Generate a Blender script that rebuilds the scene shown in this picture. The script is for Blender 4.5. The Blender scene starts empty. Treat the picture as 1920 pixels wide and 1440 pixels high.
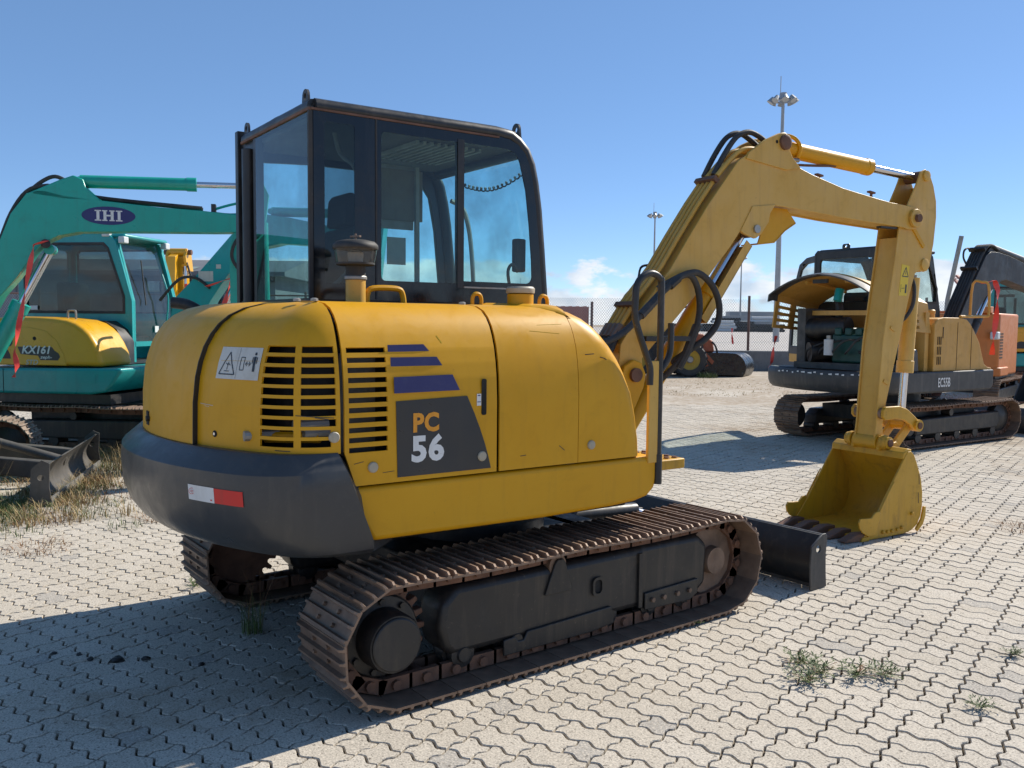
import bpy, bmesh, math, random
import numpy as np
from mathutils import Vector, Matrix
from mathutils.geometry import tessellate_polygon
random.seed(7); rng = np.random.default_rng(11)
R = math.radians
SC = bpy.context.scene
COL = SC.collection

# ---------------------------------------------------------------- camera
cam_d = bpy.data.cameras.new('camera'); cam = bpy.data.objects.new('camera', cam_d); COL.objects.link(cam)
cam_d.sensor_width = 36.0; cam_d.lens = 30.63; cam_d.clip_start = 0.05; cam_d.clip_end = 3000
CAM = Vector((3.8373, -2.6394, 1.5244))
cr_ = Vector((0.60449, 0.79656, 0.00940)); cu_ = Vector((-0.06159, 0.03497, 0.99749)); cd_ = Vector((-0.79423, 0.60355, -0.07020))
cam.matrix_world = Matrix(((cr_.x, cu_.x, -cd_.x, CAM.x), (cr_.y, cu_.y, -cd_.y, CAM.y), (cr_.z, cu_.z, -cd_.z, CAM.z), (0, 0, 0, 1)))
SC.camera = cam

# ---------------------------------------------------------------- world, sun, exposure
SUN_EL = 39.0
w = bpy.data.worlds.new('World'); SC.world = w; w.use_nodes = True
nt = w.node_tree; nt.nodes.clear()
def wn(t, **k):
    n = nt.nodes.new(t)
    for a, b in k.items(): setattr(n, a, b)
    return n
sky = wn('ShaderNodeTexSky', sky_type='NISHITA', sun_disc=False, sun_elevation=R(SUN_EL), sun_rotation=0.0,
         altitude=0.0, air_density=0.58, dust_density=0.08, ozone_density=3.0)
tc = wn('ShaderNodeTexCoord'); sep = wn('ShaderNodeSeparateXYZ'); nt.links.new(tc.outputs['Generated'], sep.inputs[0])
mp = wn('ShaderNodeMapping'); mp.inputs['Scale'].default_value = (5.0, 5.0, 11.0); nt.links.new(tc.outputs['Generated'], mp.inputs[0])
mp.inputs['Location'].default_value = (7.3, 2.6, 0.4)
no = wn('ShaderNodeTexNoise'); no.inputs['Scale'].default_value = 1.7; no.inputs['Detail'].default_value = 9; no.inputs['Roughness'].default_value = 0.62
nt.links.new(mp.outputs[0], no.inputs['Vector'])
def wmath(op, a, b=None, clamp=False):
    n = wn('ShaderNodeMath', operation=op); n.use_clamp = clamp
    for i, v in enumerate((a, b)):
        if v is None: continue
        if isinstance(v, (int, float)): n.inputs[i].default_value = v
        else: nt.links.new(v, n.inputs[i])
    return n.outputs[0]
# cumulus bank that sits low over the horizon all the way round
band = wn('ShaderNodeMapRange'); band.interpolation_type = 'SMOOTHSTEP'
nt.links.new(sep.outputs[2], band.inputs['Value'])
band.inputs['From Min'].default_value = 0.055; band.inputs['From Max'].default_value = 0.095
band.inputs['To Min'].default_value = 0.15; band.inputs['To Max'].default_value = -0.30
cover = wmath('ADD', no.outputs['Fac'], band.outputs[0])
cm = wn('ShaderNodeMapRange'); cm.interpolation_type = 'SMOOTHSTEP'; nt.links.new(cover, cm.inputs['Value'])
cm.inputs['From Min'].default_value = 0.52; cm.inputs['From Max'].default_value = 0.62
no2 = wn('ShaderNodeTexNoise'); no2.inputs['Scale'].default_value = 3.6; no2.inputs['Detail'].default_value = 6
nt.links.new(mp.outputs[0], no2.inputs['Vector'])
ccol = wn('ShaderNodeValToRGB'); nt.links.new(no2.outputs['Fac'], ccol.inputs[0])
ccol.color_ramp.elements[0].position = 0.35; ccol.color_ramp.elements[0].color = (3.7, 4.3, 5.1, 1)
ccol.color_ramp.elements[1].position = 0.62; ccol.color_ramp.elements[1].color = (6.3, 6.3, 6.4, 1)
mx = wn('ShaderNodeMix', data_type='RGBA'); nt.links.new(wmath('MULTIPLY', cm.outputs[0], 0.85), mx.inputs['Factor'])
nt.links.new(sky.outputs[0], mx.inputs['A']); nt.links.new(ccol.outputs[0], mx.inputs['B'])
hs = wn('ShaderNodeHueSaturation'); hs.inputs['Saturation'].default_value = 1.08; nt.links.new(sky.outputs[0], hs.inputs['Color']); veil = wn('ShaderNodeMix', data_type='RGBA'); veil.inputs['Factor'].default_value = 0.35; veil.inputs['B'].default_value = (1.55, 2.85, 5.0, 1)   # even thin haze over the whole sky
nt.links.new(hs.outputs[0], veil.inputs['A']); nt.links.new(veil.outputs['Result'], mx.inputs['A'])
bg = wn('ShaderNodeBackground'); bg.inputs['Strength'].default_value = 0.122
nt.links.new(mx.outputs['Result'], bg.inputs['Color'])
wo = wn('ShaderNodeOutputWorld'); nt.links.new(bg.outputs[0], wo.inputs[0])

sd = bpy.data.lights.new('sun', 'SUN'); sd.energy = 5.0; sd.angle = R(0.55); sd.color = (1.0, 0.935, 0.83)
sun = bpy.data.objects.new('sun', sd); COL.objects.link(sun); sun.rotation_euler = (R(-(90 - SUN_EL)), 0, 0); sun.location = (0, 20, 30)

SC.view_settings.view_transform = 'Standard'; SC.view_settings.look = 'None'; SC.view_settings.gamma = 1
SC.view_settings.exposure = 0.38
try: SC.view_settings.use_curve_mapping = False
except Exception: pass
SC.render.resolution_x = 1024; SC.render.resolution_y = 768
SC.render.engine = 'CYCLES'
SC.cycles.max_bounces = 8; SC.cycles.transparent_max_bounces = 12; SC.cycles.caustics_reflective = False; SC.cycles.caustics_refractive = False

# ---------------------------------------------------------------- materials
MAT = {}
def newmat(name):
    m = bpy.data.materials.new(name); m.use_nodes = True; t = m.node_tree; t.nodes.clear()
    o = t.nodes.new('ShaderNodeOutputMaterial'); p = t.nodes.new('ShaderNodeBsdfPrincipled'); t.links.new(p.outputs[0], o.inputs[0])
    MAT[name] = m; return m, t, p, o
def N(t, ty, **k):
    n = t.nodes.new(ty)
    for a, b in k.items():
        if a in n.inputs.keys() if hasattr(n.inputs, 'keys') else False: pass
        setattr(n, a, b)
    return n
def noise(t, vec, scale, detail=5, rough=0.55, dist=0.0):
    n = t.nodes.new('ShaderNodeTexNoise'); n.inputs['Scale'].default_value = scale; n.inputs['Detail'].default_value = detail
    n.inputs['Roughness'].default_value = rough; n.inputs['Distortion'].default_value = dist
    t.links.new(vec, n.inputs['Vector']); return n.outputs['Fac']
def ramp(t, fac, p0, p1, c0=(0, 0, 0, 1), c1=(1, 1, 1, 1)):
    n = t.nodes.new('ShaderNodeValToRGB'); t.links.new(fac, n.inputs[0])
    e = n.color_ramp.elements; e[0].position = p0; e[1].position = p1; e[0].color = c0; e[1].color = c1
    return n.outputs[0]
def mixc(t, f, a, b):
    n = t.nodes.new('ShaderNodeMix'); n.data_type = 'RGBA'
    for k, v in (('Factor', f), ('A', a), ('B', b)):
        if isinstance(v, (int, float)): n.inputs[k].default_value = v
        elif isinstance(v, tuple): n.inputs[k].default_value = v if len(v) == 4 else v + (1,)
        else: t.links.new(v, n.inputs[k])
    return n.outputs['Result']
def mth(t, op, a, b=0.0, clamp=False):
    n = t.nodes.new('ShaderNodeMath'); n.operation = op; n.use_clamp = clamp
    for i, v in enumerate((a, b)):
        if isinstance(v, (int, float)): n.inputs[i].default_value = v
        else: t.links.new(v, n.inputs[i])
    return n.outputs[0]
def bump(t, p, h, strength, dist=0.01):
    b = t.nodes.new('ShaderNodeBump'); b.inputs['Strength'].default_value = strength; b.inputs['Distance'].default_value = dist
    t.links.new(h, b.inputs['Height']); t.links.new(b.outputs[0], p.inputs['Normal'])
def paint(name, col, fade=None, dirt=(0.10, 0.07, 0.04), dirt_amt=0.35, rough=0.38, coat=0.0, metal=0.0, fscale=2.2, wear=None, wear_at=0.70, bmp=0.06, streak=0.25, spec=0.5):
    """painted or bare metal: slow fading, blotchy grime, run-off streaks, chips, uneven gloss"""
    m, t, p, o = newmat(name)
    tc = t.nodes.new('ShaderNodeTexCoord').outputs['Object']
    fade = fade or tuple(min(1, c * 1.22 + 0.02) for c in col)
    f1 = noise(t, tc, fscale, 6, 0.6)
    c = mixc(t, ramp(t, f1, 0.35, 0.68), col, fade)
    mpv = t.nodes.new('ShaderNodeMapping'); mpv.inputs['Scale'].default_value = (9, 9, 0.9); t.links.new(tc, mpv.inputs[0])
    st = noise(t, mpv.outputs[0], 2.2, 5, 0.6)
    c = mixc(t, mth(t, 'MULTIPLY', ramp(t, st, 0.52, 0.75), streak), c, dirt)
    f2 = noise(t, tc, 6.5, 8, 0.7, 0.6)
    c = mixc(t, mth(t, 'MULTIPLY', ramp(t, f2, 0.54, 0.78), dirt_amt), c, dirt)
    f3 = noise(t, tc, 55, 3, 0.6)
    c = mixc(t, mth(t, 'MULTIPLY', ramp(t, f3, 0.66, 0.74), dirt_amt), c, dirt)
    if wear:
        f4 = noise(t, tc, 17, 9, 0.72, 0.4)
        c = mixc(t, ramp(t, f4, wear_at, wear_at + 0.03), c, wear)
    t.links.new(c, p.inputs['Base Color'])
    r = t.nodes.new('ShaderNodeMapRange'); t.links.new(f2, r.inputs['Value']); r.inputs['From Min'].default_value = 0.3; r.inputs['From Max'].default_value = 0.75
    r.inputs['To Min'].default_value = max(0.05, rough - 0.10); r.inputs['To Max'].default_value = min(1, rough + 0.22)
    t.links.new(r.outputs[0], p.inputs['Roughness'])
    p.inputs['Metallic'].default_value = metal; p.inputs['Specular IOR Level'].default_value = spec
    p.inputs['Coat Weight'].default_value = coat; p.inputs['Coat Roughness'].default_value = 0.12
    hb = mth(t, 'ADD', noise(t, tc, 3.0, 2), mth(t, 'MULTIPLY', f3, 0.06))
    bump(t, p, hb, bmp, 0.03)
    return m
def glass(name, tint, refl=1.0, rough=0.0, dust=0.07):
    m = bpy.data.materials.new(name); m.use_nodes = True; t = m.node_tree; t.nodes.clear(); MAT[name] = m
    o = t.nodes.new('ShaderNodeOutputMaterial'); tr = t.nodes.new('ShaderNodeBsdfTransparent'); gl = t.nodes.new('ShaderNodeBsdfGlossy')
    tcn = t.nodes.new('ShaderNodeTexCoord').outputs['Object']
    d = noise(t, tcn, 4.0, 6, 0.6)
    t.links.new(mixc(t, ramp(t, d, 0.4, 0.8), tint + (1,), tuple(0.82 * c + 0.02 for c in tint) + (1,)), tr.inputs[0])
    gl.inputs['Roughness'].default_value = rough; gl.inputs[0].default_value = (1, 1, 1, 1)
    fr = t.nodes.new('ShaderNodeFresnel'); fr.inputs[0].default_value = 1.5
    mxs = t.nodes.new('ShaderNodeMixShader'); bf = t.nodes.new('ShaderNodeNewGeometry').outputs['Backfacing']      # only the outer face of a pane mirrors
    t.links.new(mth(t, 'MULTIPLY', mth(t, 'MULTIPLY', fr.outputs[0], refl, True), mth(t, 'SUBTRACT', 1.0, bf)), mxs.inputs[0])
    t.links.new(tr.outputs[0], mxs.inputs[1]); t.links.new(gl.outputs[0], mxs.inputs[2])
    df = t.nodes.new('ShaderNodeBsdfDiffuse'); df.inputs[0].default_value = (0.35, 0.34, 0.31, 1)      # dust film
    mx2 = t.nodes.new('ShaderNodeMixShader'); t.links.new(mth(t, 'MULTIPLY', ramp(t, d, 0.3, 0.9), dust), mx2.inputs[0])
    t.links.new(mxs.outputs[0], mx2.inputs[1]); t.links.new(df.outputs[0], mx2.inputs[2]); t.links.new(mx2.outputs[0], o.inputs[0])
    return m

YEL = (0.60, 0.285, 0.006)
paint('yellow_body', (0.62, 0.30, 0.004), (0.65, 0.33, 0.009), dirt=(0.20, 0.11, 0.03), dirt_amt=0.16, rough=0.40, coat=0.0, spec=0.32, streak=0.12, bmp=0.05, wear=(0.09, 0.05, 0.025), wear_at=0.775)
paint('yellow_boom', (0.60, 0.335, 0.045), (0.65, 0.395, 0.09), dirt=(0.22, 0.11, 0.04), dirt_amt=0.30, rough=0.42, streak=0.25, wear=(0.10, 0.05, 0.03), wear_at=0.75)
paint('yellow_bucket', (0.54, 0.29, 0.012), (0.58, 0.325, 0.03), dirt=(0.13, 0.075, 0.03), dirt_amt=0.50, rough=0.42, streak=0.35, wear=(0.14, 0.075, 0.04), wear_at=0.71)
paint('grey_weight', (0.034, 0.036, 0.039), (0.046, 0.047, 0.049), dirt=(0.14, 0.125, 0.10), dirt_amt=0.25, rough=0.34, coat=0.12, streak=0.2, bmp=0.08, wear=(0.16, 0.14, 0.12), wear_at=0.77)
paint('black_frame', (0.012, 0.012, 0.013), (0.024, 0.023, 0.022), dirt=(0.11, 0.085, 0.06), dirt_amt=0.5, rough=0.42, streak=0.35, wear=(0.13, 0.075, 0.045), wear_at=0.73)
paint('black_cab', (0.014, 0.014, 0.015), (0.026, 0.025, 0.024), dirt=(0.12, 0.10, 0.085), dirt_amt=0.35, rough=0.36, streak=0.3)
paint('rusty_steel', (0.135, 0.088, 0.062), (0.27, 0.18, 0.125), dirt=(0.26, 0.14, 0.075), dirt_amt=0.75, rough=0.55, metal=0.25, fscale=7, streak=0.1, wear=(0.36, 0.29, 0.24), wear_at=0.71, bmp=0.3)
paint('rusty_brown', (0.13, 0.066, 0.042), (0.21, 0.105, 0.062), dirt=(0.05, 0.03, 0.02), dirt_amt=0.5, rough=0.7, metal=0.1, fscale=9)
paint('worn_pipe', (0.020, 0.020, 0.021), (0.035, 0.034, 0.033), dirt=(0.16, 0.13, 0.11), dirt_amt=0.7, rough=0.4, metal=0.2, wear=(0.22, 0.16, 0.12), wear_at=0.66)
paint('chrome', (0.62, 0.63, 0.66), (0.66, 0.66, 0.68), dirt_amt=0.05, rough=0.16, metal=1.0, streak=0.0, bmp=0.0)
paint('rubber', (0.020, 0.020, 0.020), (0.05, 0.048, 0.045), dirt=(0.13, 0.11, 0.09), dirt_amt=0.4, rough=0.62, streak=0.2)
paint('dull_metal', (0.30, 0.29, 0.27), (0.4, 0.39, 0.36), dirt_amt=0.4, rough=0.45, metal=0.6)
paint('knob_grey', (0.38, 0.33, 0.24), (0.46, 0.41, 0.32), dirt_amt=0.2, rough=0.5)
paint('decal_black', (0.020, 0.022, 0.025), (0.026, 0.028, 0.031), dirt=(0.1, 0.09, 0.07), dirt_amt=0.12, rough=0.35, streak=0.05, bmp=0)
paint('decal_blue', (0.018, 0.023, 0.12), (0.022, 0.027, 0.145), dirt=(0.25, 0.24, 0.25), dirt_amt=0.12, rough=0.4, streak=0.04, bmp=0, wear=(0.45, 0.40, 0.30), wear_at=0.76)
paint('decal_white', (0.70, 0.70, 0.68), (0.75, 0.75, 0.73), dirt=(0.35, 0.31, 0.24), dirt_amt=0.25, rough=0.45, bmp=0)
paint('decal_orange', (0.78, 0.30, 0.015), (0.8, 0.33, 0.02), dirt_amt=0.1, rough=0.45, bmp=0)
paint('decal_red', (0.62, 0.020, 0.018), (0.66, 0.03, 0.02), dirt_amt=0.08, rough=0.35, bmp=0)
paint('decal_yellow', (0.75, 0.52, 0.02), (0.78, 0.56, 0.05), dirt_amt=0.1, rough=0.4, bmp=0)
paint('sticker', (0.52, 0.50, 0.44), (0.60, 0.58, 0.52), dirt=(0.25, 0.18, 0.1), dirt_amt=0.35, rough=0.5, bmp=0)
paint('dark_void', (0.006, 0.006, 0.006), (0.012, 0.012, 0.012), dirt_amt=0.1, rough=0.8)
paint('engine_parts', (0.035, 0.034, 0.033), (0.09, 0.085, 0.08), dirt=(0.14, 0.11, 0.08), dirt_amt=0.5, rough=0.5, fscale=8)
paint('frit', (0.008, 0.010, 0.013), (0.010, 0.012, 0.015), dirt=(0.12, 0.11, 0.10), dirt_amt=0.10, rough=0.10, streak=0.08, bmp=0.02)
paint('seat_fabric', (0.018, 0.018, 0.019), (0.03, 0.03, 0.03), dirt_amt=0.2, rough=0.85)
paint('headliner', (0.085, 0.08, 0.072), (0.12, 0.11, 0.10), dirt_amt=0.2, rough=0.85)
paint('cardboard', (0.20, 0.165, 0.13), (0.24, 0.20, 0.16), dirt_amt=0.2, rough=0.85)
paint('grey_plastic', (0.30, 0.29, 0.26), (0.36, 0.35, 0.32), dirt_amt=0.2, rough=0.6)
paint('teal_paint', (0.002, 0.33, 0.245), (0.004, 0.37, 0.285), dirt=(0.05, 0.11, 0.09), dirt_amt=0.3, rough=0.33, coat=0.2, streak=0.2)
paint('teal_blue', (0.004, 0.285, 0.285), (0.008, 0.33, 0.325), dirt=(0.05, 0.10, 0.09), dirt_amt=0.3, rough=0.33, coat=0.2, streak=0.2)
paint('kx_yellow', (0.68, 0.34, 0.006), (0.72, 0.38, 0.015), dirt=(0.3, 0.18, 0.04), dirt_amt=0.15, rough=0.3, coat=0.2, streak=0.1)
paint('ec_yellow', (0.56, 0.29, 0.045), (0.62, 0.34, 0.08), dirt=(0.22, 0.14, 0.06), dirt_amt=0.4, rough=0.45, streak=0.3, wear=(0.2, 0.11, 0.06), wear_at=0.72)
paint('ec_grey', (0.034, 0.035, 0.037), (0.055, 0.055, 0.055), dirt=(0.16, 0.14, 0.12), dirt_amt=0.45, rough=0.45, streak=0.35)
paint('orange_paint', (0.58, 0.17, 0.03), (0.62, 0.20, 0.045), dirt=(0.25, 0.12, 0.05), dirt_amt=0.3, rough=0.4)
paint('tractor_orange', (0.34, 0.085, 0.03), (0.4, 0.11, 0.05), dirt=(0.15, 0.07, 0.03), dirt_amt=0.45, rough=0.55)
paint('wheel_yellow', (0.42, 0.26, 0.02), (0.46, 0.3, 0.04), dirt=(0.12, 0.08, 0.04), dirt_amt=0.4, rough=0.55)
paint('dry_steel', (0.085, 0.078, 0.068), (0.14, 0.128, 0.112), dirt=(0.045, 0.04, 0.034), dirt_amt=0.7, rough=0.5, metal=0.3, fscale=4, streak=0.4, wear=(0.30, 0.28, 0.25), wear_at=0.70)
paint('pale_rust', (0.22, 0.165, 0.125), (0.30, 0.235, 0.18), dirt=(0.13, 0.08, 0.05), dirt_amt=0.6, rough=0.65, metal=0.15, fscale=7)
paint('galvanised', (0.34, 0.35, 0.35), (0.40, 0.41, 0.41), dirt_amt=0.2, rough=0.5, metal=0.5)
paint('rust_post', (0.13, 0.07, 0.055), (0.17, 0.10, 0.08), dirt_amt=0.4, rough=0.7)
paint('red_slats', (0.42, 0.14, 0.10), (0.46, 0.17, 0.125), dirt_amt=0.2, rough=0.7)
paint('concrete', (0.17, 0.165, 0.155), (0.22, 0.21, 0.20), dirt=(0.07, 0.065, 0.055), dirt_amt=0.6, rough=0.9, streak=0.5)
paint('black_plastic', (0.010, 0.010, 0.011), (0.02, 0.02, 0.02), dirt=(0.05, 0.045, 0.04), dirt_amt=0.2, rough=0.22, bmp=0.8, fscale=4)
paint('pipe_white', (0.55, 0.58, 0.58), (0.62, 0.64, 0.64), dirt_amt=0.2, rough=0.6)
paint('pipe_dark', (0.030, 0.045, 0.048), (0.05, 0.065, 0.068), dirt_amt=0.2, rough=0.7)
paint('block_grey', (0.28, 0.30, 0.31), (0.36, 0.38, 0.39), dirt_amt=0.2, rough=0.8)
paint('far_wall', (0.16, 0.17, 0.19), (0.20, 0.21, 0.23), dirt_amt=0.2, rough=0.8)
paint('far_roof', (0.10, 0.11, 0.125), (0.13, 0.14, 0.155), dirt_amt=0.1, rough=0.8)
paint('far_green', (0.19, 0.25, 0.23), (0.24, 0.30, 0.28), dirt_amt=0.1, rough=0.8)
paint('crane_red', (0.40, 0.17, 0.14), (0.45, 0.22, 0.18), dirt_amt=0.1, rough=0.7)
paint('crane_grey', (0.30, 0.33, 0.37), (0.35, 0.38, 0.42), dirt_amt=0.1, rough=0.7)
paint('ribbon_red', (0.72, 0.055, 0.045), (0.78, 0.09, 0.07), dirt_amt=0.02, rough=0.5, streak=0, bmp=0)
paint('white_can', (0.55, 0.55, 0.53), (0.62, 0.62, 0.60), dirt=(0.2, 0.16, 0.1), dirt_amt=0.4, rough=0.4)
paint('engine_green', (0.010, 0.055, 0.045), (0.02, 0.09, 0.07), dirt=(0.03, 0.03, 0.025), dirt_amt=0.5, rough=0.4, fscale=7)
paint('lamp_white', (0.6, 0.62, 0.62), (0.66, 0.68, 0.68), dirt_amt=0.1, rough=0.5)
paint('leaf_green', (0.060, 0.105, 0.022), (0.115, 0.150, 0.040), dirt=(0.12, 0.10, 0.03), dirt_amt=0.4, rough=0.6, fscale=12, bmp=0, streak=0)
paint('leaf_dry', (0.30, 0.215, 0.095), (0.42, 0.32, 0.16), dirt=(0.16, 0.085, 0.04), dirt_amt=0.6, rough=0.8, fscale=8, bmp=0, streak=0)
paint('leaf_rust', (0.21, 0.105, 0.045), (0.30, 0.17, 0.08), dirt=(0.12, 0.06, 0.03), dirt_amt=0.6, rough=0.8, fscale=10, bmp=0, streak=0)
paint('hedge_green', (0.045, 0.085, 0.02), (0.09, 0.12, 0.035), dirt_amt=0.3, rough=0.7, fscale=6, bmp=0, streak=0)
paint('oil_black', (0.012, 0.011, 0.010), (0.02, 0.018, 0.016), dirt_amt=0.1, rough=0.45)
glass('glass_teal', (0.82, 0.95, 0.95), 1.0, 0.0, 0.04)
glass('glass_dark', (0.52, 0.60, 0.60), 1.0, 0.0, 0.015)
glass('glass_clear', (0.88, 0.94, 0.93), 1.0)
glass('bowl_clear', (0.86, 0.85, 0.83), 0.8, 0.03, 0.25)

# ---------------------------------------------------------------- mesh helpers
class MB:
    def __init__(s): s.v = []; s.f = []
    def add(s, v, f):
        b = len(s.v); s.v += [tuple(float(c) for c in p) for p in v]; s.f += [tuple(b + i for i in q) for q in f]; return s
    def box(s, x0, x1, y0, y1, z0, z1):
        v = [(x, y, z) for z in (z0, z1) for y in (y0, y1) for x in (x0, x1)]
        return s.add(v, [(0, 2, 3, 1), (4, 5, 7, 6), (0, 1, 5, 4), (2, 6, 7, 3), (0, 4, 6, 2), (1, 3, 7, 5)])
    def prism(s, pts, ax, a0, a1):
        n = len(pts)
        def P(a, p): return (a, p[0], p[1]) if ax == 'x' else ((p[0], a, p[1]) if ax == 'y' else (p[0], p[1], a))
        v = [P(a0, p) for p in pts] + [P(a1, p) for p in pts]
        return s.add(v, [tuple(range(n)), tuple(range(2 * n - 1, n - 1, -1))] + [(i, i + n, (i + 1) % n + n, (i + 1) % n) for i in range(n)])
    def holed(s, outer, holes, ax, a0, a1):
        """flat plate with real openings"""
        loops = [outer] + holes
        def P(a, p): return (a, p[0], p[1]) if ax == 'x' else ((p[0], a, p[1]) if ax == 'y' else (p[0], p[1], a))
        tri = tessellate_polygon([[Vector((p[0], p[1], 0)) for p in l] for l in loops])
        flat = [p for l in loops for p in l]; n = len(flat)
        v = [P(a0, p) for p in flat] + [P(a1, p) for p in flat]
        f = [tuple(t) for t in tri] + [tuple(i + n for i in reversed(t)) for t in tri]
        b = 0
        for l in loops:
            m = len(l); f += [(b + i, b + n + i, b + n + (i + 1) % m, b + (i + 1) % m) for i in range(m)]; b += m
        return s.add(v, f)
    def cyl(s, p0, p1, r0, r1=None, n=16, cap=True):
        r1 = r0 if r1 is None else r1
        p0 = Vector(p0); p1 = Vector(p1); d = (p1 - p0).normalized()
        a = d.orthogonal().normalized(); b = d.cross(a)
        v = []
        for p, r in ((p0, r0), (p1, r1)):
            for i in range(n):
                t = 2 * math.pi * i / n; v.append(p + (a * math.cos(t) + b * math.sin(t)) * r)
        f = [(i, (i + 1) % n, (i + 1) % n + n, i + n) for i in range(n)]
        if cap: f += [tuple(range(n - 1, -1, -1)), tuple(range(n, 2 * n))]
        return s.add(v, f)
    def ring(s, p0, p1, ro, ri, n=18):
        p0 = Vector(p0); p1 = Vector(p1); d = (p1 - p0).normalized(); a = d.orthogonal().normalized(); b = d.cross(a); v = []
        for p in (p0, p1):
            for r in (ro, ri):
                for i in range(n):
                    t = 2 * math.pi * i / n; v.append(p + (a * math.cos(t) + b * math.sin(t)) * r)
        f = []
        for i in range(n):
            j = (i + 1) % n
            f += [(i, j, j + 2 * n, i + 2 * n), (i + n, i + 3 * n, j + 3 * n, j + n), (i, i + n, j + n, j), (i + 2 * n, j + 2 * n, j + 3 * n, i + 3 * n)]
        return s.add(v, f)
    def tube(s, path, r, n=8, sub=0, cap=True):
        p = [Vector(q) for q in path]
        if sub:
            q = []
            for i in range(len(p) - 1):
                a = p[max(i - 1, 0)]; b = p[i]; c = p[i + 1]; d = p[min(i + 2, len(p) - 1)]
                for k in range(sub):
                    t = k / sub; q.append(0.5 * ((2 * b) + (c - a) * t + (2 * a - 5 * b + 4 * c - d) * t * t + (3 * b - a - 3 * c + d) * t ** 3))
            q.append(p[-1]); p = q
        v = []; a = None
        for i, c in enumerate(p):
            d = (p[min(i + 1, len(p) - 1)] - p[max(i - 1, 0)]).normalized()
            if a is None: a = d.orthogonal().normalized()
            else:
                a = a - d * a.dot(d); a = a.normalized() if a.length > 1e-6 else d.orthogonal().normalized()
            b = d.cross(a); rr = r(i / (len(p) - 1)) if callable(r) else r
            for k in range(n):
                t = 2 * math.pi * k / n; v.append(c + (a * math.cos(t) + b * math.sin(t)) * rr)
        f = [(i * n + k, i * n + (k + 1) % n, (i + 1) * n + (k + 1) % n, (i + 1) * n + k) for i in range(len(p) - 1) for k in range(n)]
        if cap: f += [tuple(range(n - 1, -1, -1)), tuple(range((len(p) - 1) * n, len(p) * n))]
        return s.add(v, f)
    def lathe(s, prof, o, ax=(0, 0, 1), n=24, cap=True):
        o = Vector(o); d = Vector(ax).normalized(); a = d.orthogonal().normalized(); b = d.cross(a); v = []
        for r, h in prof:
            for i in range(n):
                t = 2 * math.pi * i / n; v.append(o + d * h + (a * math.cos(t) + b * math.sin(t)) * max(r, 1e-4))
        f = [(k * n + i, k * n + (i + 1) % n, (k + 1) * n + (i + 1) % n, (k + 1) * n + i) for k in range(len(prof) - 1) for i in range(n)]
        if cap: f += [tuple(range(n - 1, -1, -1)), tuple(range((len(prof) - 1) * n, len(prof) * n))]
        return s.add(v, f)
    def grid(s, rows, close_u=False, flip=False, skip=None):
        nr = len(rows); nc = len(rows[0]); v = [p for r in rows for p in r]; f = []
        for j in range(nr - 1):
            for i in range(nc - (0 if close_u else 1)):
                if skip and skip(i, j): continue
                k = (i + 1) % nc; q = (j * nc + i, j * nc + k, (j + 1) * nc + k, (j + 1) * nc + i)
                f.append(q[::-1] if flip else q)
        return s.add(v, f)
    def bar(s, p0, p1, w, h, up=(0, 0, 1)):
        p0 = Vector(p0); p1 = Vector(p1); d = (p1 - p0).normalized(); u = Vector(up); u = (u - d * u.dot(d)).normalized(); r = d.cross(u)
        v = [p + r * (sx * w / 2) + u * (sz * h / 2) for p in (p0, p1) for sz in (-1, 1) for sx in (-1, 1)]
        return s.add(v, [(0, 1, 3, 2), (4, 6, 7, 5), (0, 4, 5, 1), (2, 3, 7, 6), (0, 2, 6, 4), (1, 5, 7, 3)])
    def mesh(s, name, mat, M=None, fix=True, smooth=32):
        me = bpy.data.meshes.new(name)
        v = s.v if M is None else [tuple(M @ Vector(p)) for p in s.v]
        me.from_pydata(v, [], s.f)
        if fix and len(s.f) < 20000:
            bm = bmesh.new(); bm.from_mesh(me)
            if fix == 'w': bmesh.ops.remove_doubles(bm, verts=bm.verts, dist=0.0004)
            if fix != 'keep': bmesh.ops.recalc_face_normals(bm, faces=bm.faces)
            bm.to_mesh(me); bm.free()
        if smooth:
            me.polygons.foreach_set('use_smooth', [True] * len(me.polygons)); me.set_sharp_from_angle(angle=R(smooth))
        me.materials.append(MAT[mat]); me.update(); return me
    def build(s, name, mat, parent=None, M=None, bev=0.0, solid=0.0, fix=True, smooth=32, seg=2):
        o = bpy.data.objects.new(name, s.mesh(name, mat, M, fix, smooth)); COL.objects.link(o)
        if parent is not None: o.parent = parent
        if solid:
            m = o.modifiers.new('solid', 'SOLIDIFY'); m.thickness = abs(solid); m.offset = -1 if solid > 0 else 1
            e = o.modifiers.new('split', 'EDGE_SPLIT'); e.split_angle = R(42)
        if bev:
            m = o.modifiers.new('bevel', 'BEVEL'); m.width = bev; m.segments = seg; m.limit_method = 'ANGLE'; m.angle_limit = R(38); m.harden_normals = False
        return o
def link(name, me, parent=None, M=None):
    o = bpy.data.objects.new(name, me); COL.objects.link(o)
    if parent is not None: o.parent = parent
    if M is not None: o.matrix_local = M
    return o
def tag(o, label=None, cat=None, group=None, kind=None):
    if label: o['label'] = label
    if cat: o['category'] = cat
    if group: o['group'] = group
    if kind: o['kind'] = kind
    return o
def thing(name, label, cat, loc=(0, 0, 0), cw=0.0, group=None):
    """Empty at the thing's base; cw = heading in degrees clockwise from +Y"""
    o = bpy.data.objects.new(name, None); COL.objects.link(o); o.location = loc; o.rotation_euler = (0, 0, -R(cw)); o.empty_display_size = 0.2
    return tag(o, label, cat, group)
def copy_tree(o, parent=None):
    c = o.copy(); COL.objects.link(c); c.parent = parent
    if parent is not None: c.matrix_parent_inverse = Matrix.Identity(4)
    for ch in list(o.children): copy_tree(ch, c)
    return c
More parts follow.
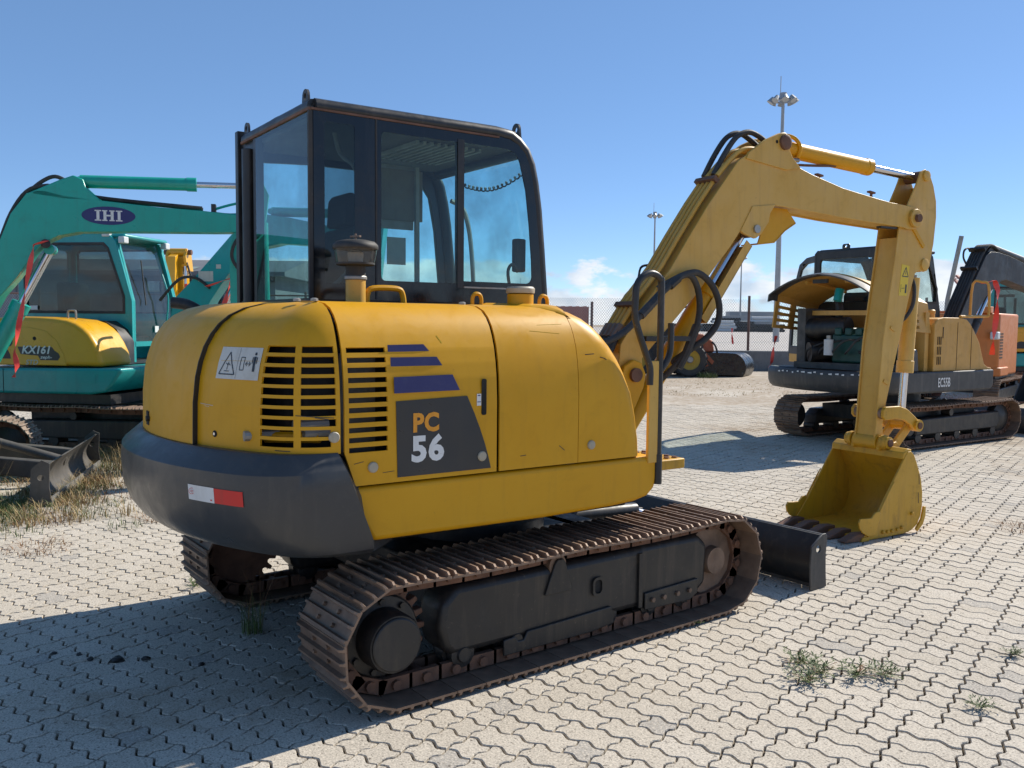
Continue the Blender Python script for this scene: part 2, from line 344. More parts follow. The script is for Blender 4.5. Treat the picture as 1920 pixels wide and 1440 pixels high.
def text_mesh(txt, name, mat, parent, origin, right, up, height, bold=0.0, sx=1.0, shear=0.0, space=1.0, depth=0.0015, align='LEFT'):
    cu = bpy.data.curves.new('t', 'FONT'); cu.body = txt; cu.size = 1.0; cu.offset = bold; cu.shear = shear; cu.space_character = space; cu.resolution_u = 3
    cu.align_x = align
    ob = bpy.data.objects.new('t', cu); COL.objects.link(ob); bpy.context.view_layer.update()
    me = bpy.data.meshes.new_from_object(ob.evaluated_get(bpy.context.evaluated_depsgraph_get()))
    bpy.data.objects.remove(ob); bpy.data.curves.remove(cu)
    rt = Vector(right).normalized(); upv = Vector(up).normalized(); nn = rt.cross(upv); k = height / 0.69
    og = Vector(origin)
    for v in me.vertices:
        c = v.co.copy(); v.co = og + rt * (c.x * k * sx) + upv * (c.y * k) + nn * depth
    me.materials.clear(); me.materials.append(MAT[mat]); me.name = name
    return link(name, me, parent)
def arc(c, r, a0, a1, n=8): return [(c[0] + r * math.cos(R(a0 + (a1 - a0) * i / n)), c[1] + r * math.sin(R(a0 + (a1 - a0) * i / n))) for i in range(n + 1)]
def rrect(x0, x1, y0, y1, r, n=4):
    return arc((x1 - r, y1 - r), r, 0, 90, n) + arc((x0 + r, y1 - r), r, 90, 180, n) + arc((x0 + r, y0 + r), r, 180, 270, n) + arc((x1 - r, y0 + r), r, 270, 360, n)
def rotz(cw, t=(0, 0, 0)): return Matrix.Translation(t) @ Matrix.Rotation(-R(cw), 4, 'Z')
# ================================================================ GROUND
def ground_mat(name, base, alt, soil, soil_lo, soil_hi, tint_src, speck=True, grad=True):
    m, t, p, o = newmat(name)
    pos = t.nodes.new('ShaderNodeNewGeometry').outputs['Position']
    if tint_src == 'object': tint = t.nodes.new('ShaderNodeObjectInfo').outputs['Random']
    elif tint_src == 'attr':
        a = t.nodes.new('ShaderNodeAttribute'); a.attribute_name = 'tint'; tint = a.outputs['Fac']
    else: tint = noise(t, pos, 1.3, 4)
    c = mixc(t, tint, base, alt)
    big = noise(t, pos, 0.55, 6, 0.62)
    c = mixc(t, mth(t, 'MULTIPLY', ramp(t, big, 0.42, 0.72), 0.45), c, tuple(0.62 * v for v in base))
    odd = t.nodes.new('ShaderNodeMath'); odd.operation = 'GREATER_THAN'; odd.inputs[1].default_value = 0.965; 
    t.links.new(tint, odd.inputs[0])
    c = mixc(t, mth(t, 'MULTIPLY', odd.outputs[0], 0.45), c, (0.22, 0.215, 0.21))
    if speck:
        s1 = noise(t, pos, 130, 2, 0.7); c = mixc(t, mth(t, 'MULTIPLY', ramp(t, s1, 0.50, 0.64), 0.75), c, tuple(0.42 * v for v in base))
        s2 = noise(t, pos, 110, 2, 0.6); c = mixc(t, mth(t, 'MULTIPLY', ramp(t, s2, 0.52, 0.64), 0.55), c, tuple(min(1, 1.45 * v) for v in base))
        s3 = noise(t, pos, 38, 4, 0.7); c = mixc(t, mth(t, 'MULTIPLY', ramp(t, s3, 0.60, 0.66), 0.75), c, (0.07, 0.055, 0.045))
    so = noise(t, pos, 0.42, 8, 0.68, 0.4)
    if grad:
        sx = t.nodes.new('ShaderNodeSeparateXYZ'); t.links.new(pos, sx.inputs[0])
        gr = t.nodes.new('ShaderNodeMapRange'); t.links.new(sx.outputs[1], gr.inputs['Value'])
        gr.inputs['From Min'].default_value = 3.0; gr.inputs['From Max'].default_value = 17.0; gr.inputs['To Min'].default_value = 0.0; gr.inputs['To Max'].default_value = 0.19
        so = mth(t, 'ADD', so, gr.outputs[0])
    sm = ramp(t, so, soil_lo, soil_hi)
    fine = ramp(t, noise(t, pos, 7.0, 8, 0.75), 0.36, 0.62)
    c = mixc(t, mth(t, 'MULTIPLY', mth(t, 'MULTIPLY', sm, fine), 0.9), c, soil)
    t.links.new(c, p.inputs['Base Color']); p.inputs['Roughness'].default_value = 0.92; p.inputs['Specular IOR Level'].default_value = 0.25
    h = mth(t, 'ADD', noise(t, pos, 240, 3, 0.7), mth(t, 'MULTIPLY', noise(t, pos, 60, 4), 0.5))
    bump(t, p, h, 0.30, 0.0022)
    return m
PB = (0.495, 0.44, 0.36); PA = (0.565, 0.51, 0.43); SOIL = (0.25, 0.175, 0.105)
ground_mat('paver_single', PB, PA, SOIL, 0.57, 0.70, 'object')
ground_mat('paver_many', PB, PA, SOIL, 0.57, 0.70, 'attr')
ground_mat('paver_far', tuple(.92 * v for v in PB), PA, SOIL, 0.50, 0.62, 'noise', speck=False)
ground_mat('joint_sand', (0.075, 0.058, 0.042), (0.11, 0.085, 0.06), (0.06, 0.05, 0.03), 0.5, 0.7, 'noise', speck=False, grad=False)
ground_mat('yard_dirt', (0.36, 0.29, 0.215), (0.43, 0.36, 0.275), (0.22, 0.165, 0.10), 0.45, 0.65, 'noise', speck=False, grad=False)
ground_mat('apron', (0.47, 0.43, 0.385), (0.53, 0.49, 0.44), (0.38, 0.34, 0.30), 0.6, 0.8, 'noise', speck=False, grad=False)

def frus(depth, side, extra=1.3):
    d2 = Vector((cd_.x, cd_.y)).normalized(); r2 = Vector((d2.y, -d2.x))
    q = Vector((CAM.x, CAM.y)) + d2 * depth + r2 * side * (depth * 0.60 + extra)
    return (q.x, q.y)
ZONE = [frus(1.6, -1), frus(1.6, 1), frus(16.5, 1), frus(16.5, -1)]
def inside(px, py):
    ok = np.ones(px.shape, bool); n = len(ZONE)
    for i in range(n):
        a = ZONE[i]; b = ZONE[(i + 1) % n]
        ok &= ((b[0] - a[0]) * (py - a[1]) - (b[1] - a[1]) * (px - a[0])) > 0
    return ok
if not inside(np.array([0.0]), np.array([0.0]))[0]: ZONE = ZONE[::-1]

tag(MB().add([(-700, -500, -0.05), (700, -500, -0.05), (700, 900, -0.05), (-700, 900, -0.05)], [(0, 1, 2, 3)]).build('ground', 'yard_dirt', smooth=0), kind='structure')
pavement = MB().add([(x, y, -0.020) for x, y in ZONE], [(0, 1, 2, 3)]).build('pavement', 'joint_sand', smooth=0); tag(pavement, kind='structure')
fp = MB().holed([(-32, -22), (16, -22), (16, 26), (-10.2, 26), (-32, 8)], [ZONE], 'z', -0.05 + 0.012, -0.006).build('paved_yard', 'paver_far', smooth=0); tag(fp, kind='structure')

LA, LB, LANG, LOX, LOY = 0.1130, 0.11507, R(15.731), 1.5312, 0.2727
lu = np.array([math.cos(LANG), math.sin(LANG)]); lv = np.array([math.sin(LANG), -math.cos(LANG)])      # lattice axes on the ground
EA = [(0, 0.0), (.14, -.085), (.28, -.12), (.38, -.07), (.48, 0.0), (.58, .07), (.70, .12), (.86, .075)]
EB = [(0, 0.0), (.30, .08), (.42, .06), (.58, -.06), (.70, -.085)]
def outline(n):
    p = []
    for i in range(n): p += [(i + u, v) for u, v in EA]
    p += [(n + u, v) for v, u in EB]
    for i in range(n, 0, -1): p += [(i, 1.0)] + [(i - 1 + u, 1 + v) for u, v in EA[:0:-1]]
    p += [(0, 1.0)] + [(u, v) for v, u in EB[:0:-1]]
    q = np.array(p); return q[:, :1] * LA * lu + q[:, 1:] * LB * lv
def inset(q, g):
    a = np.roll(q, 1, 0); b = np.roll(q, -1, 0)
    def nrm(e): e = e / (np.linalg.norm(e, axis=1, keepdims=True) + 1e-9); return np.stack([-e[:, 1], e[:, 0]], 1)
    n1 = nrm(q - a); n2 = nrm(b - q); n = n1 + n2; n /= (np.linalg.norm(n, axis=1, keepdims=True) + 1e-9)
    k = 1 / np.clip((n * n1).sum(1, keepdims=True), .6, 1)
    area = 0.5 * np.sum(q[:, 0] * np.roll(q[:, 1], -1) - np.roll(q[:, 0], -1) * q[:, 1])
    return q + n * k * g * (1 if area > 0 else -1)
TPL = {n: outline(n) for n in (1, 2)}
def ring_mesh(n, rings):
    """rings: (inset, z) from the bottom up, closed by a top face"""
    q = TPL[n]; m = len(q); v = []; f = []
    for g, z in rings: v += [(x, y, z) for x, y in inset(q, g)]
    for k in range(len(rings) - 1): f += [(k * m + i, k * m + (i + 1) % m, (k + 1) * m + (i + 1) % m, (k + 1) * m + i) for i in range(m)]
    f.append(tuple((len(rings) - 1) * m + i for i in range(m)))
    area = 0.5 * np.sum(q[:, 0] * np.roll(q[:, 1], -1) - np.roll(q[:, 0], -1) * q[:, 1])
    if area < 0: f = [t[::-1] for t in f]
    return np.array(v), f
corner = np.array(ZONE); rel = corner - np.array([LOX, LOY]); ii = rel @ lu / LA; jj = rel @ lv / LB
pieces = []
for j in range(int(jj.min()) - 1, int(jj.max()) + 2):
    i = int(ii.min()) - 2 + int(rng.integers(0, 2))
    while i < ii.max() + 1:
        n = 2 if rng.random() < 0.36 else 1
        pieces.append((i, j, n)); i += n
pc = np.array(pieces); org = np.array([LOX, LOY]) + pc[:, :1] * LA * lu + pc[:, 1:2] * LB * lv
ctr = org + (pc[:, 2:3] * .5) * LA * lu + .5 * LB * lv
ok = inside(ctr[:, 0], ctr[:, 1]); pc = pc[ok]; org = org[ok]; ctr = ctr[ok]
dv = np.stack([ctr[:, 0] - CAM.x, ctr[:, 1] - CAM.y, np.full(len(ctr), -CAM.z)], 1)
dep = dv @ np.array(cd_); sx_ = dv @ np.array(cr_) / dep; sy_ = dv @ np.array(cu_) / dep
infr = (np.abs(sx_) < 0.575) & (sy_ > -0.432) & (dep > 1) & ~((np.abs(ctr[:, 0]) < 1.0) & (ctr[:, 1] > -1.4) & (ctr[:, 1] < 1.9))
size = np.where(infr, pc[:, 2] / dep ** 2, 0); order = np.argsort(-size); near = set(order[:292].tolist())
tilt = rng.normal(0, .0045, (len(pc), 2)); dz = rng.normal(0, .0011, len(pc)); tnt = rng.random(len(pc)).astype(np.float32)
SM = {}
for n in (1, 2):
    v, f = ring_mesh(n, [(.0042, -.03), (.0042, -.0035), (.0064, 0)])
    me = bpy.data.meshes.new('paver'); me.from_pydata(v.tolist(), [], f); me.polygons.foreach_set('use_smooth', [True] * len(f)); me.set_sharp_from_angle(angle=R(20)); me.materials.append(MAT['paver_single']); SM[n] = me
for k in near:
    o = bpy.data.objects.new('paver', SM[int(pc[k, 2])]); COL.objects.link(o); o.parent = pavement
    o.location = (org[k, 0], org[k, 1], dz[k]); o.rotation_euler = (tilt[k, 0], tilt[k, 1], 0)
V = []; F = []; LT = []; T = []; base = 0
for n in (1, 2):
    v, f = ring_mesh(n, [(.0042, -.024), (.0042, -.0035), (.0062, 0)])
    sel = np.array([k for k in range(len(pc)) if pc[k, 2] == n and k not in near])
    m = len(v); c0 = v[:, :2].mean(0)
    vv = np.repeat(v[None], len(sel), 0)
    vv[:, :, 2] += dz[sel][:, None] + (vv[:, :, 0] - c0[0]) * tilt[sel][:, 1:2] + (vv[:, :, 1] - c0[1]) * tilt[sel][:, :1]
    vv[:, :, :2] += org[sel][:, None, :]
    V.append(vv.reshape(-1, 3)); T.append(np.repeat(tnt[sel], m))
    lens = np.array([len(t) for t in f]); flat = np.concatenate([np.array(t) for t in f])
    F.append((flat[None] + (np.arange(len(sel)) * m)[:, None]).ravel() + base); LT.append(np.tile(lens, len(sel))); base += len(sel) * m
V = np.concatenate(V).astype(np.float32); F = np.concatenate(F).astype(np.int32); LT = np.concatenate(LT).astype(np.int32); T = np.concatenate(T)
me = bpy.data.meshes.new('pavers'); me.vertices.add(len(V)); me.vertices.foreach_set('co', V.ravel())
me.loops.add(len(F)); me.loops.foreach_set('vertex_index', F); me.polygons.add(len(LT))
me.polygons.foreach_set('loop_start', np.concatenate([[0], np.cumsum(LT)[:-1]]).astype(np.int32)); me.polygons.foreach_set('loop_total', LT)
at = me.attributes.new('tint', 'FLOAT', 'POINT'); at.data.foreach_set('value', T)
me.update(calc_edges=True); me.shade_flat(); me.materials.append(MAT['paver_many'])
tag(link('pavers', me, pavement), kind='stuff')
# ================================================================ CRAWLER UNDERCARRIAGE (shared by the machines)
def shoe_mesh(name, wid, pitch, mat, gh=0.020, bolts=True):
    h = pitch / 2 - 0.002; b = MB()
    prof = [(-h, -.009), (h, -.009), (h, 0), (h - .007, 0), (h - .010, gh), (h - .019, gh), (h - .023, 0), (.008, 0), (.005, gh * .92), (-.005, gh * .92), (-.008, 0),
            (-h + .023, 0), (-h + .019, gh), (-h + .010, gh), (-h + .007, 0), (-h, 0)]
    c = 0.012
    n = len(prof); v = []
    for x, k in ((-wid / 2, 0), (-wid / 2 + c, 1), (wid / 2 - c, 1), (wid / 2, 0)): v += [(x, t, z if (k or z <= 0) else z * .45) for t, z in prof]
    f = [tuple(range(n)), tuple(range(4 * n - 1, 3 * n - 1, -1))] + [(k * n + i, (k + 1) * n + i, (k + 1) * n + (i + 1) % n, k * n + (i + 1) % n) for k in range(3) for i in range(n)]
    b.add(v, f)
    if bolts:
        for x in (-.062, .062):
            for t in (-.027, .027): b.cyl((x, t, -.002), (x, t, .012), .0105, .009, 6)
    return b.mesh(name, mat, smooth=0)
def belt(yr, yf, zr, zf, r, n, sag=.012):
    """centre line of the shoe plates: closed loop round sprocket and idler"""
    p = [(yr + (yf - yr) * t, zr - r + (zf - zr) * t) for t in np.linspace(0, 1, 40)]
    p += [(yf + r * math.cos(a), zf + r * math.sin(a)) for a in np.linspace(-math.pi / 2, math.pi / 2, 40)][1:]
    p += [(yf + (yr - yf) * t, zf + r + (zr - zf) * t - sag * abs(math.sin(2 * math.pi * t)) * 1.0) for t in np.linspace(0, 1, 40)][1:]
    p += [(yr + r * math.cos(a), zr + r * math.sin(a)) for a in np.linspace(math.pi / 2, 1.5 * math.pi, 40)][1:]
    p = np.array(p); d = np.linalg.norm(np.diff(p, axis=0), axis=1); s = np.concatenate([[0], np.cumsum(d)]); L = s[-1]
    out = []
    for k in range(n):
        def at(u): u = u % L; return np.array([np.interp(u, s, p[:, 0]), np.interp(u, s, p[:, 1])])
        u = (k + .35) * L / n; a = at(u - L / n * .5); b = at(u + L / n * .5); c = (a + b) / 2; e = b - a; e /= np.linalg.norm(e)
        out.append((c, e, np.array([e[1], -e[0]])))
    return out, L / n
def crawler(root, M, side, xc, wid, yr, yf, zr, zf, r, n, shoe_mat='rusty_steel', frame_mat='black_frame', detail=True, shoes=None):
    pts, pitch = belt(yr, yf, zr, zf, r, n)
    ch = MB()
    for c, e, nn in pts:       # link plates of the chain, carried under each shoe
        for x in (-.055, .055):
            a = c - e * pitch * .55 - nn * .045; b = c + e * pitch * .55 - nn * .045
            ch.bar((xc + x, a[0], a[1]), (xc + x, b[0], b[1]), .026, .06, up=(0, nn[0], nn[1]))
        q = c - nn * .045; ch.cyl((xc - .085, q[0], q[1]), (xc + .085, q[0], q[1]), .021, n=8)
    track = ch.build('crawler_track', 'rusty_brown' if detail else 'black_frame', root, M, smooth=30)
    me = shoe_mesh('track_shoe', wid, pitch, shoe_mat, bolts=detail)
    for c, e, nn in pts:
        L = Matrix(((1, 0, 0, xc), (0, e[0], nn[0], c[0]), (0, e[1], nn[1], c[1]), (0, 0, 0, 1)))
        link('track_shoe', me, track, M @ L)
    return track
# ================================================================ YELLOW EXCAVATOR (the subject)
EX = thing('crawler_excavator', 'yellow crawler excavator with dark grey counterweight, PC 56 lettering and black cab, nearest machine', 'excavator')
I4 = Matrix.Identity(4)
MU = Matrix.Translation((-.0637, .0438, -.0253)) @ Matrix.Scale(1.0166, 4) @ rotz(2.5)      # upper structure, slewed a little to the right
MA = rotz(7.0, (-0.18256, 0.02242, 0))             # boom swung a little further
def U(mb, name, mat, parent=EX, **k): return mb.build(name, mat, parent, MU, **k)
def A(mb, name, mat, parent=EX, **k): return mb.build(name, mat, parent, MA, **k)
def G(mb, name, mat, parent=EX, **k): return mb.build(name, mat, parent, I4, **k)

# ---- undercarriage
for sd_ in (1, -1):
    xc = .78 * sd_
    crawler(EX, I4, sd_, xc, .40, -.99, .99, .272, .272, .247, 39)
    xo = xc + .085 * sd_; xi = xc - .10 * sd_
    fr = MB().prism([(-.68, .125), (.86, .125), (.92, .16), (.93, .37), (.86, .43), (.44, .435), (.42, .425), (-.66, .425), (-.73, .36), (-.745, .26), (-.72, .17)], 'x', min(xo, xi), max(xo, xi))
    frame = G(fr, 'track_frame', 'black_frame', bev=.032, seg=3)
    xs = xc + .086 * sd_; xs2 = xs + .012 * sd_
    G(MB().prism([(-.42, .075), (-.42, .145), (-.36, .15), (-.34, .125), (-.31, .125), (-.29, .16), (.22, .175), (.24, .09), (.10, .075)], 'x', min(xs, xs2), max(xs, xs2)), 'roller_guard', 'black_frame', frame, bev=.004)
    G(MB().prism([(.45, .11), (.45, .195), (.84, .205), (.84, .13), (.78, .10)], 'x', min(xs, xs2), max(xs, xs2)), 'roller_guard', 'black_frame', frame, bev=.004)
    for y in (.50, .58, .68, .77):
        G(MB().cyl((xs2, y, .155), (xs2 + .012 * sd_, y, .155), .013, n=6), 'bolt', 'rusty_steel', frame)
    G(MB().holed(rrect(.10, .17, .24, .33, .025), [rrect(.112, .158, .252, .318, .018)], 'x', min(xs - .012 * sd_, xs2), max(xs - .012 * sd_, xs2)), 'rim', 'black_frame', frame)
    G(MB().prism(rrect(.112, .158, .252, .318, .018), 'x', min(xs, xs + .0015 * sd_), max(xs, xs + .0015 * sd_)), 'opening', 'dark_void', frame)
    G(MB().box(min(xs, xs2), max(xs, xs2), .405, .43, .13, .40), 'joint_plate', 'black_frame', frame)
    # carrier roller and its bracket
    G(MB().prism([(-.19, .30), (-.03, .30), (-.07, .435), (-.085, .455), (-.12, .455), (-.135, .435)], 'x', min(xs - .005 * sd_, xs2), max(xs - .005 * sd_, xs2)), 'bracket', 'black_frame', frame, bev=.004)
    G(MB().cyl((xc - .06 * sd_, -.11, .425), (xs, -.11, .425), .05, n=20), 'carrier_roller', 'rusty_steel', frame)
    for y in (-.62, -.34, -.06, .22, .50, .74):
        G(MB().lathe([(.03, -.09), (.035, -.08), (.058, -.075), (.058, -.03), (.075, -.03), (.075, .03), (.058, .03), (.058, .075), (.035, .08), (.03, .09)], (xc, y, .125), (1, 0, 0), 18), 'track_roller', 'black_frame')
    # sprocket with final drive hub
    teeth = []
    for k in range(21):
        a = 2 * math.pi * k / 21
        for da, rr in ((-.085, .178), (-.05, .212), (.05, .212), (.085, .178), (.15, .172)): teeth.append((-.99 + rr * math.cos(a + da), .272 + rr * math.sin(a + da)))
    spr = G(MB().prism(teeth, 'x', xc - .022, xc + .022), 'sprocket', 'rusty_brown', bev=.004)
    xf = lambda d: xc + d * sd_
    G(MB().lathe([(.165, 0), (.168, .012), (.16, .022), (.12, .026), (.118, .12), (.112, .135)], (xf(.024), -.99, .272), (sd_, 0, 0), 36), 'final_drive', 'black_frame', spr, smooth=28)
    G(MB().lathe([(.105, 0), (.105, .008), (.1, .012), (.02, .014)], (xf(.158), -.99, .272), (sd_, 0, 0), 36), 'hub_cover', 'black_frame', spr, smooth=28)
    for k in range(9):
        a = 2 * math.pi * (k + .3) / 9
        G(MB().cyl((xf(.046), -.99 + .142 * math.cos(a), .272 + .142 * math.sin(a)), (xf(.062), -.99 + .142 * math.cos(a), .272 + .142 * math.sin(a)), .014, n=6), 'bolt', 'black_frame', spr)
    G(MB().lathe([(.07, -.09), (.075, -.05), (.185, -.045), (.19, -.02), (.205, -.018), (.205, .018), (.19, .02), (.185, .045), (.075, .05), (.07, .09)], (xc, .99, .272), (1, 0, 0), 36), 'idler', 'rusty_steel')
cf = MB().box(-.68, .68, -.45, .50, .28, .44)
cf.prism([(-.70, .20), (-.70, .38), (-.45, .44), (.45, .44), (.70, .38), (.70, .20), (.45, .26), (-.45, .26)], 'y', -.62, -.42)
cf.prism([(-.70, .20), (-.70, .38), (-.45, .44), (.45, .44), (.70, .38), (.70, .20), (.45, .26), (-.45, .26)], 'y', .42, .62)
G(cf, 'centre_frame', 'black_frame', bev=.01)
G(MB().lathe([(.40, .42), (.40, .52), (.44, .52), (.44, .575), (.41, .575), (.41, .63)], (0, 0, 0), n=40), 'slew_ring', 'black_frame')
# dozer blade
def blade_profile(y0, z0, h): return [(y0 + .10 - .09 * math.sin(math.pi * t) + .02 * t, z0 + h * t) for t in np.linspace(0, 1, 9)]
bp = blade_profile(1.70, .015, .30)
bl = G(MB().prism(bp + [(y - .022, z) for y, z in bp[::-1]], 'x', -.965, .965), 'dozer_blade', 'black_frame', bev=.004)
for x in (-.975, .965):
    G(MB().holed([(1.70, .005), (1.855, .005), (1.845, .10), (1.84, .20), (1.85, .30), (1.835, .322), (1.80, .322), (1.70, .262), (1.69, .15)], [arc((1.765, .24), .022, 0, 330, 10)], 'x', x, x + .012), 'end_plate', 'ec_grey', bl, bev=.003)
G(MB().box(-.965, .965, 1.808, 1.838, .297, .318), 'top_rail', 'black_frame', bl, bev=.006)
G(MB().box(-.965, .965, 1.77, 1.785, .004, .05), 'cutting_edge', 'dry_steel', bl)
for x in (-.42, .42): G(MB().prism([(.48, .20), (.48, .36), (1.0, .33), (1.72, .25), (1.72, .09), (1.0, .17)], 'x', x - .05, x + .05), 'blade_arm', 'black_frame', bl, bev=.01)
G(MB().cyl((0, .55, .40), (0, 1.25, .36), .045, n=18), 'blade_cylinder', 'black_frame', bl)
G(MB().cyl((0, 1.2, .363), (0, 1.72, .22), .024, n=14), 'cylinder_rod', 'chrome', bl)

# ---- upper structure: plan = tail-swing circle cut by straight sides, with filleted corners
HZ = [.88, .98, 1.03, 1.1, 1.2, 1.3, 1.36, 1.42, 1.47, 1.51, 1.545, 1.575, 1.593, 1.603, 1.607]
D_SIDE = [0, 0, 0, 0, 0, .006, .014, .027, .045, .065, .092, .13, .18, .27, .44]
D_REAR = [0, 0, 0, .001, .003, .013, .026, .046, .072, .102, .142, .20, .27, .38, .56]
D_FRONT = [0, .008, .018, .03, .058, .095, .122, .156, .19, .222, .262, .312, .36, .44, .55]
dI = lambda D, z: float(np.interp(z, HZ, D))
def rear_arc(X, Rr, rf, x_end, n1=10, n2=14):
    """points from the right side round the corner along the tail to x_end"""
    rf = max(rf, .02); C = (X - rf, -math.sqrt((Rr - rf) ** 2 - (X - rf) ** 2)); ae = math.atan2(C[1], C[0])
    p = [(C[0] + rf * math.cos(ae * k / n1), C[1] + rf * math.sin(ae * k / n1)) for k in range(n1 + 1)]
    a2 = -math.acos(x_end / Rr); p += [(Rr * math.cos(ae + (a2 - ae) * k / n2), Rr * math.sin(ae + (a2 - ae) * k / n2)) for k in range(1, n2 + 1)]
    return p
def cumlen(p): return np.concatenate([[0], np.cumsum(np.linalg.norm(np.diff(np.array(p), axis=0), axis=1))])
XH, RH, FH = .93, 1.60, .28
def rear_pt(s, z, x_end=.42, out=0.0, X=XH, Rr=RH, rf=FH):
    """point at arc length s (measured at the foot of the panel) and height z"""
    p0 = rear_arc(X, Rr, rf, x_end); L0 = cumlen(p0); u = np.interp(s, L0, np.arange(len(L0)))
    d = dI(D_REAR, z) * min(1, .65 + s) - out; p = np.array(rear_arc(X - d, Rr - d, rf - d, x_end)); k = np.arange(len(L0))
    return (float(np.interp(u, k, p[:, 0])), float(np.interp(u, k, p[:, 1])), z)
SLOT_B = [(1.4255 - k * .0378, 1.4055 - k * .0378) for k in range(11)]
SLOT_C = [(1.431 - k * .0387, 1.405 - k * .0387) for k in range(10)]
def zl(lo, hi, slots): return sorted(set([z for z in HZ if lo < z < hi] + [lo, hi] + [z for s in slots for z in s]))
def panel(fn, us, zs, holes, name, mat='yellow_body', solid=.010, parent=EX):
    """holes: (u0, u1, [(ztop, zbottom)])"""
    def skip(i, j):
        uc = (us[i] + us[i + 1]) / 2; zc = (zs[j] + zs[j + 1]) / 2
        return any(a < uc < b and any(lo < zc < hi for hi, lo in sl) for a, b, sl in holes)
    rows = [[fn(u, z) for u in us] for z in zs]
    return U(MB().grid(rows, flip=True, skip=skip), name, mat, parent, solid=solid, fix='keep', smooth=40)
# engine side door (one louvre column)
zs = zl(.90, 1.607, SLOT_B)
def fB(t, z):       # t = y
    y = t
    if z < 1.03 and t < -1.06: y = t + (1.03 - z) * .40 * min(1, (-1.06 - t) / .09)
    return (XH - dI(D_SIDE, z), y, z)
side_door = panel(fB, [-.452, -.50, -.60, -.70, -.80, -.90, -.958, -1.00, -1.06, -1.119, -1.137], zs, [(-1.12, -.9581, SLOT_B)], 'engine_side_door')
# cover ahead of it, in two sheets; the second rolls over to the front
panel(lambda t, z: (XH - dI(D_SIDE, z), t, z), [-.014, -.09, -.17, -.25, -.33, -.40, -.438], zl(.90, 1.607, []), [], 'side_cover')
def fA(t, z):
    yf = .392 - dI(D_FRONT, z); X = XH - dI(D_SIDE, z); r = .07 + .05 * min(1, max(0, (z - 1.2) / .3))
    if t <= .45: return (X, -.011 + (yf - r + .011) * t / .45, z)
    if t <= .75:
        a = (t - .45) / .30 * math.pi / 2; return (X - r + r * math.cos(a), yf - r + r * math.sin(a), z)
    return (X - r - (t - .75) / .25 * .45, yf, z)
panel(fA, [1, .93, .86, .80, .75, .70, .65, .60, .55, .50, .45, .36, .27, .18, .09, 0], zl(.90, 1.607, []), [], 'front_cover')
# rear grille door (two louvre columns)
cs = [0.004, .020, .04, .06, .085, .11, .135, .152, .178, .20, .225, .25, .275, .30, .319, .36, .40, .44, .48, .52, .56, .60, .64, .684]
zs = zl(1.03, 1.607, SLOT_C)
rear_door = panel(lambda s, z: rear_pt(s, z), cs, zs, [(.0201, .1519, SLOT_C[:8]), (.0401, .1519, SLOT_C[8:]), (.1781, .3189, SLOT_C)], 'rear_grille_door')
# large tail hood, standing proud of the door
def fD(t, z):
    o = .020
    d = dI(D_REAR, z) - o; Rr = RH - d; X = XH - d; rf = max(.02, FH - d)
    if t < 1:
        xa = .432; xb = -(X - rf) * Rr / (Rr - rf); a0 = -math.acos(xa / Rr); a1 = -math.acos(xb / Rr); a = a0 + (a1 - a0) * t; return (Rr * math.cos(a), Rr * math.sin(a), z)
    C = (-(X - rf), -math.sqrt((Rr - rf) ** 2 - (X - rf) ** 2))
    if t < 2:
        a0 = math.atan2(C[1], C[0]); a = a0 + (-math.pi - a0) * (t - 1); return (C[0] + rf * math.cos(a), C[1] + rf * math.sin(a), z)
    return (-X, C[1] + (t - 2) * .3, z)
tail = panel(fD, [k / 14 for k in range(14)] + [1 + k / 8 for k in range(8)] + [2, 2.5, 3], zl(1.035, 1.607, []), [], 'tail_hood', solid=.016)
rows = [[fD(0, z) for z in HZ[2:]], [tuple(np.array(fD(0, z)) * (1 - .022 / 1.6, 1 - .022 / 1.6, 1)) for z in HZ[2:]]]
U(MB().grid(rows), 'lip_gap_shade', 'black_frame', tail, solid=.004)  # edge strip of the hood, coloured black to stand in for the shaded gap
# dark engine bay seen through the louvres, with some machinery
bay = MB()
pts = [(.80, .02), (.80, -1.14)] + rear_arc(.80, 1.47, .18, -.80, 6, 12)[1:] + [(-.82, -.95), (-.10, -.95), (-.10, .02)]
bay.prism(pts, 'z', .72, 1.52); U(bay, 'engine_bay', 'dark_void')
for x, y, z, r_ in ((.845, -1.20, 1.10, .020), (.835, -1.235, 1.13, .024), (.72, -1.385, 1.09, .02)):
    U(MB().cyl((x - .01, y - .06, z), (x + .0, y + .07, z), r_, n=10), 'engine_pipe', 'dull_metal')
U(MB().cyl((.70, -1.36, 1.08), (.845, -1.20, 1.085), .022, n=10), 'engine_pipe', 'yellow_body')
U(MB().box(.80, .845, -1.12, -.97, 1.0, 1.40), 'radiator_edge', 'engine_parts')
# counterweight
CW = [(1.022, 1.56, .905), (1.034, 1.60, .922), (1.034, 1.630, .932), (1.030, 1.638, .936), (.974, 1.704, .956), (.964, 1.711, .960), (.90, 1.716, .961), (.80, 1.708, .959), (.735, 1.686, .954), (.685, 1.650, .947), (.652, 1.605, .938), (.634, 1.55, .92), (.627, 1.47, .90)]
def cw_path(Rr, X, z, rf=.30, n1=12, n2=30):
    ye = -1.165 + max(0, min(1, (1.03 - z) / .36)) * .145
    C = (X - rf, -math.sqrt((Rr - rf) ** 2 - (X - rf) ** 2)); ae = math.atan2(C[1], C[0])
    p = [(X, ye), (X, (ye + C[1]) / 2)]
    p += [(C[0] + rf * math.cos(ae * k / n1), C[1] + rf * math.sin(ae * k / n1)) for k in range(n1 + 1)]
    p += [(Rr * math.cos(ae + (-math.pi - 2 * ae) * k / n2), Rr * math.sin(ae + (-math.pi - 2 * ae) * k / n2)) for k in range(1, n2)]
    p += [(-x, y) for x, y in p[:n1 + 3][::-1]]
    return p
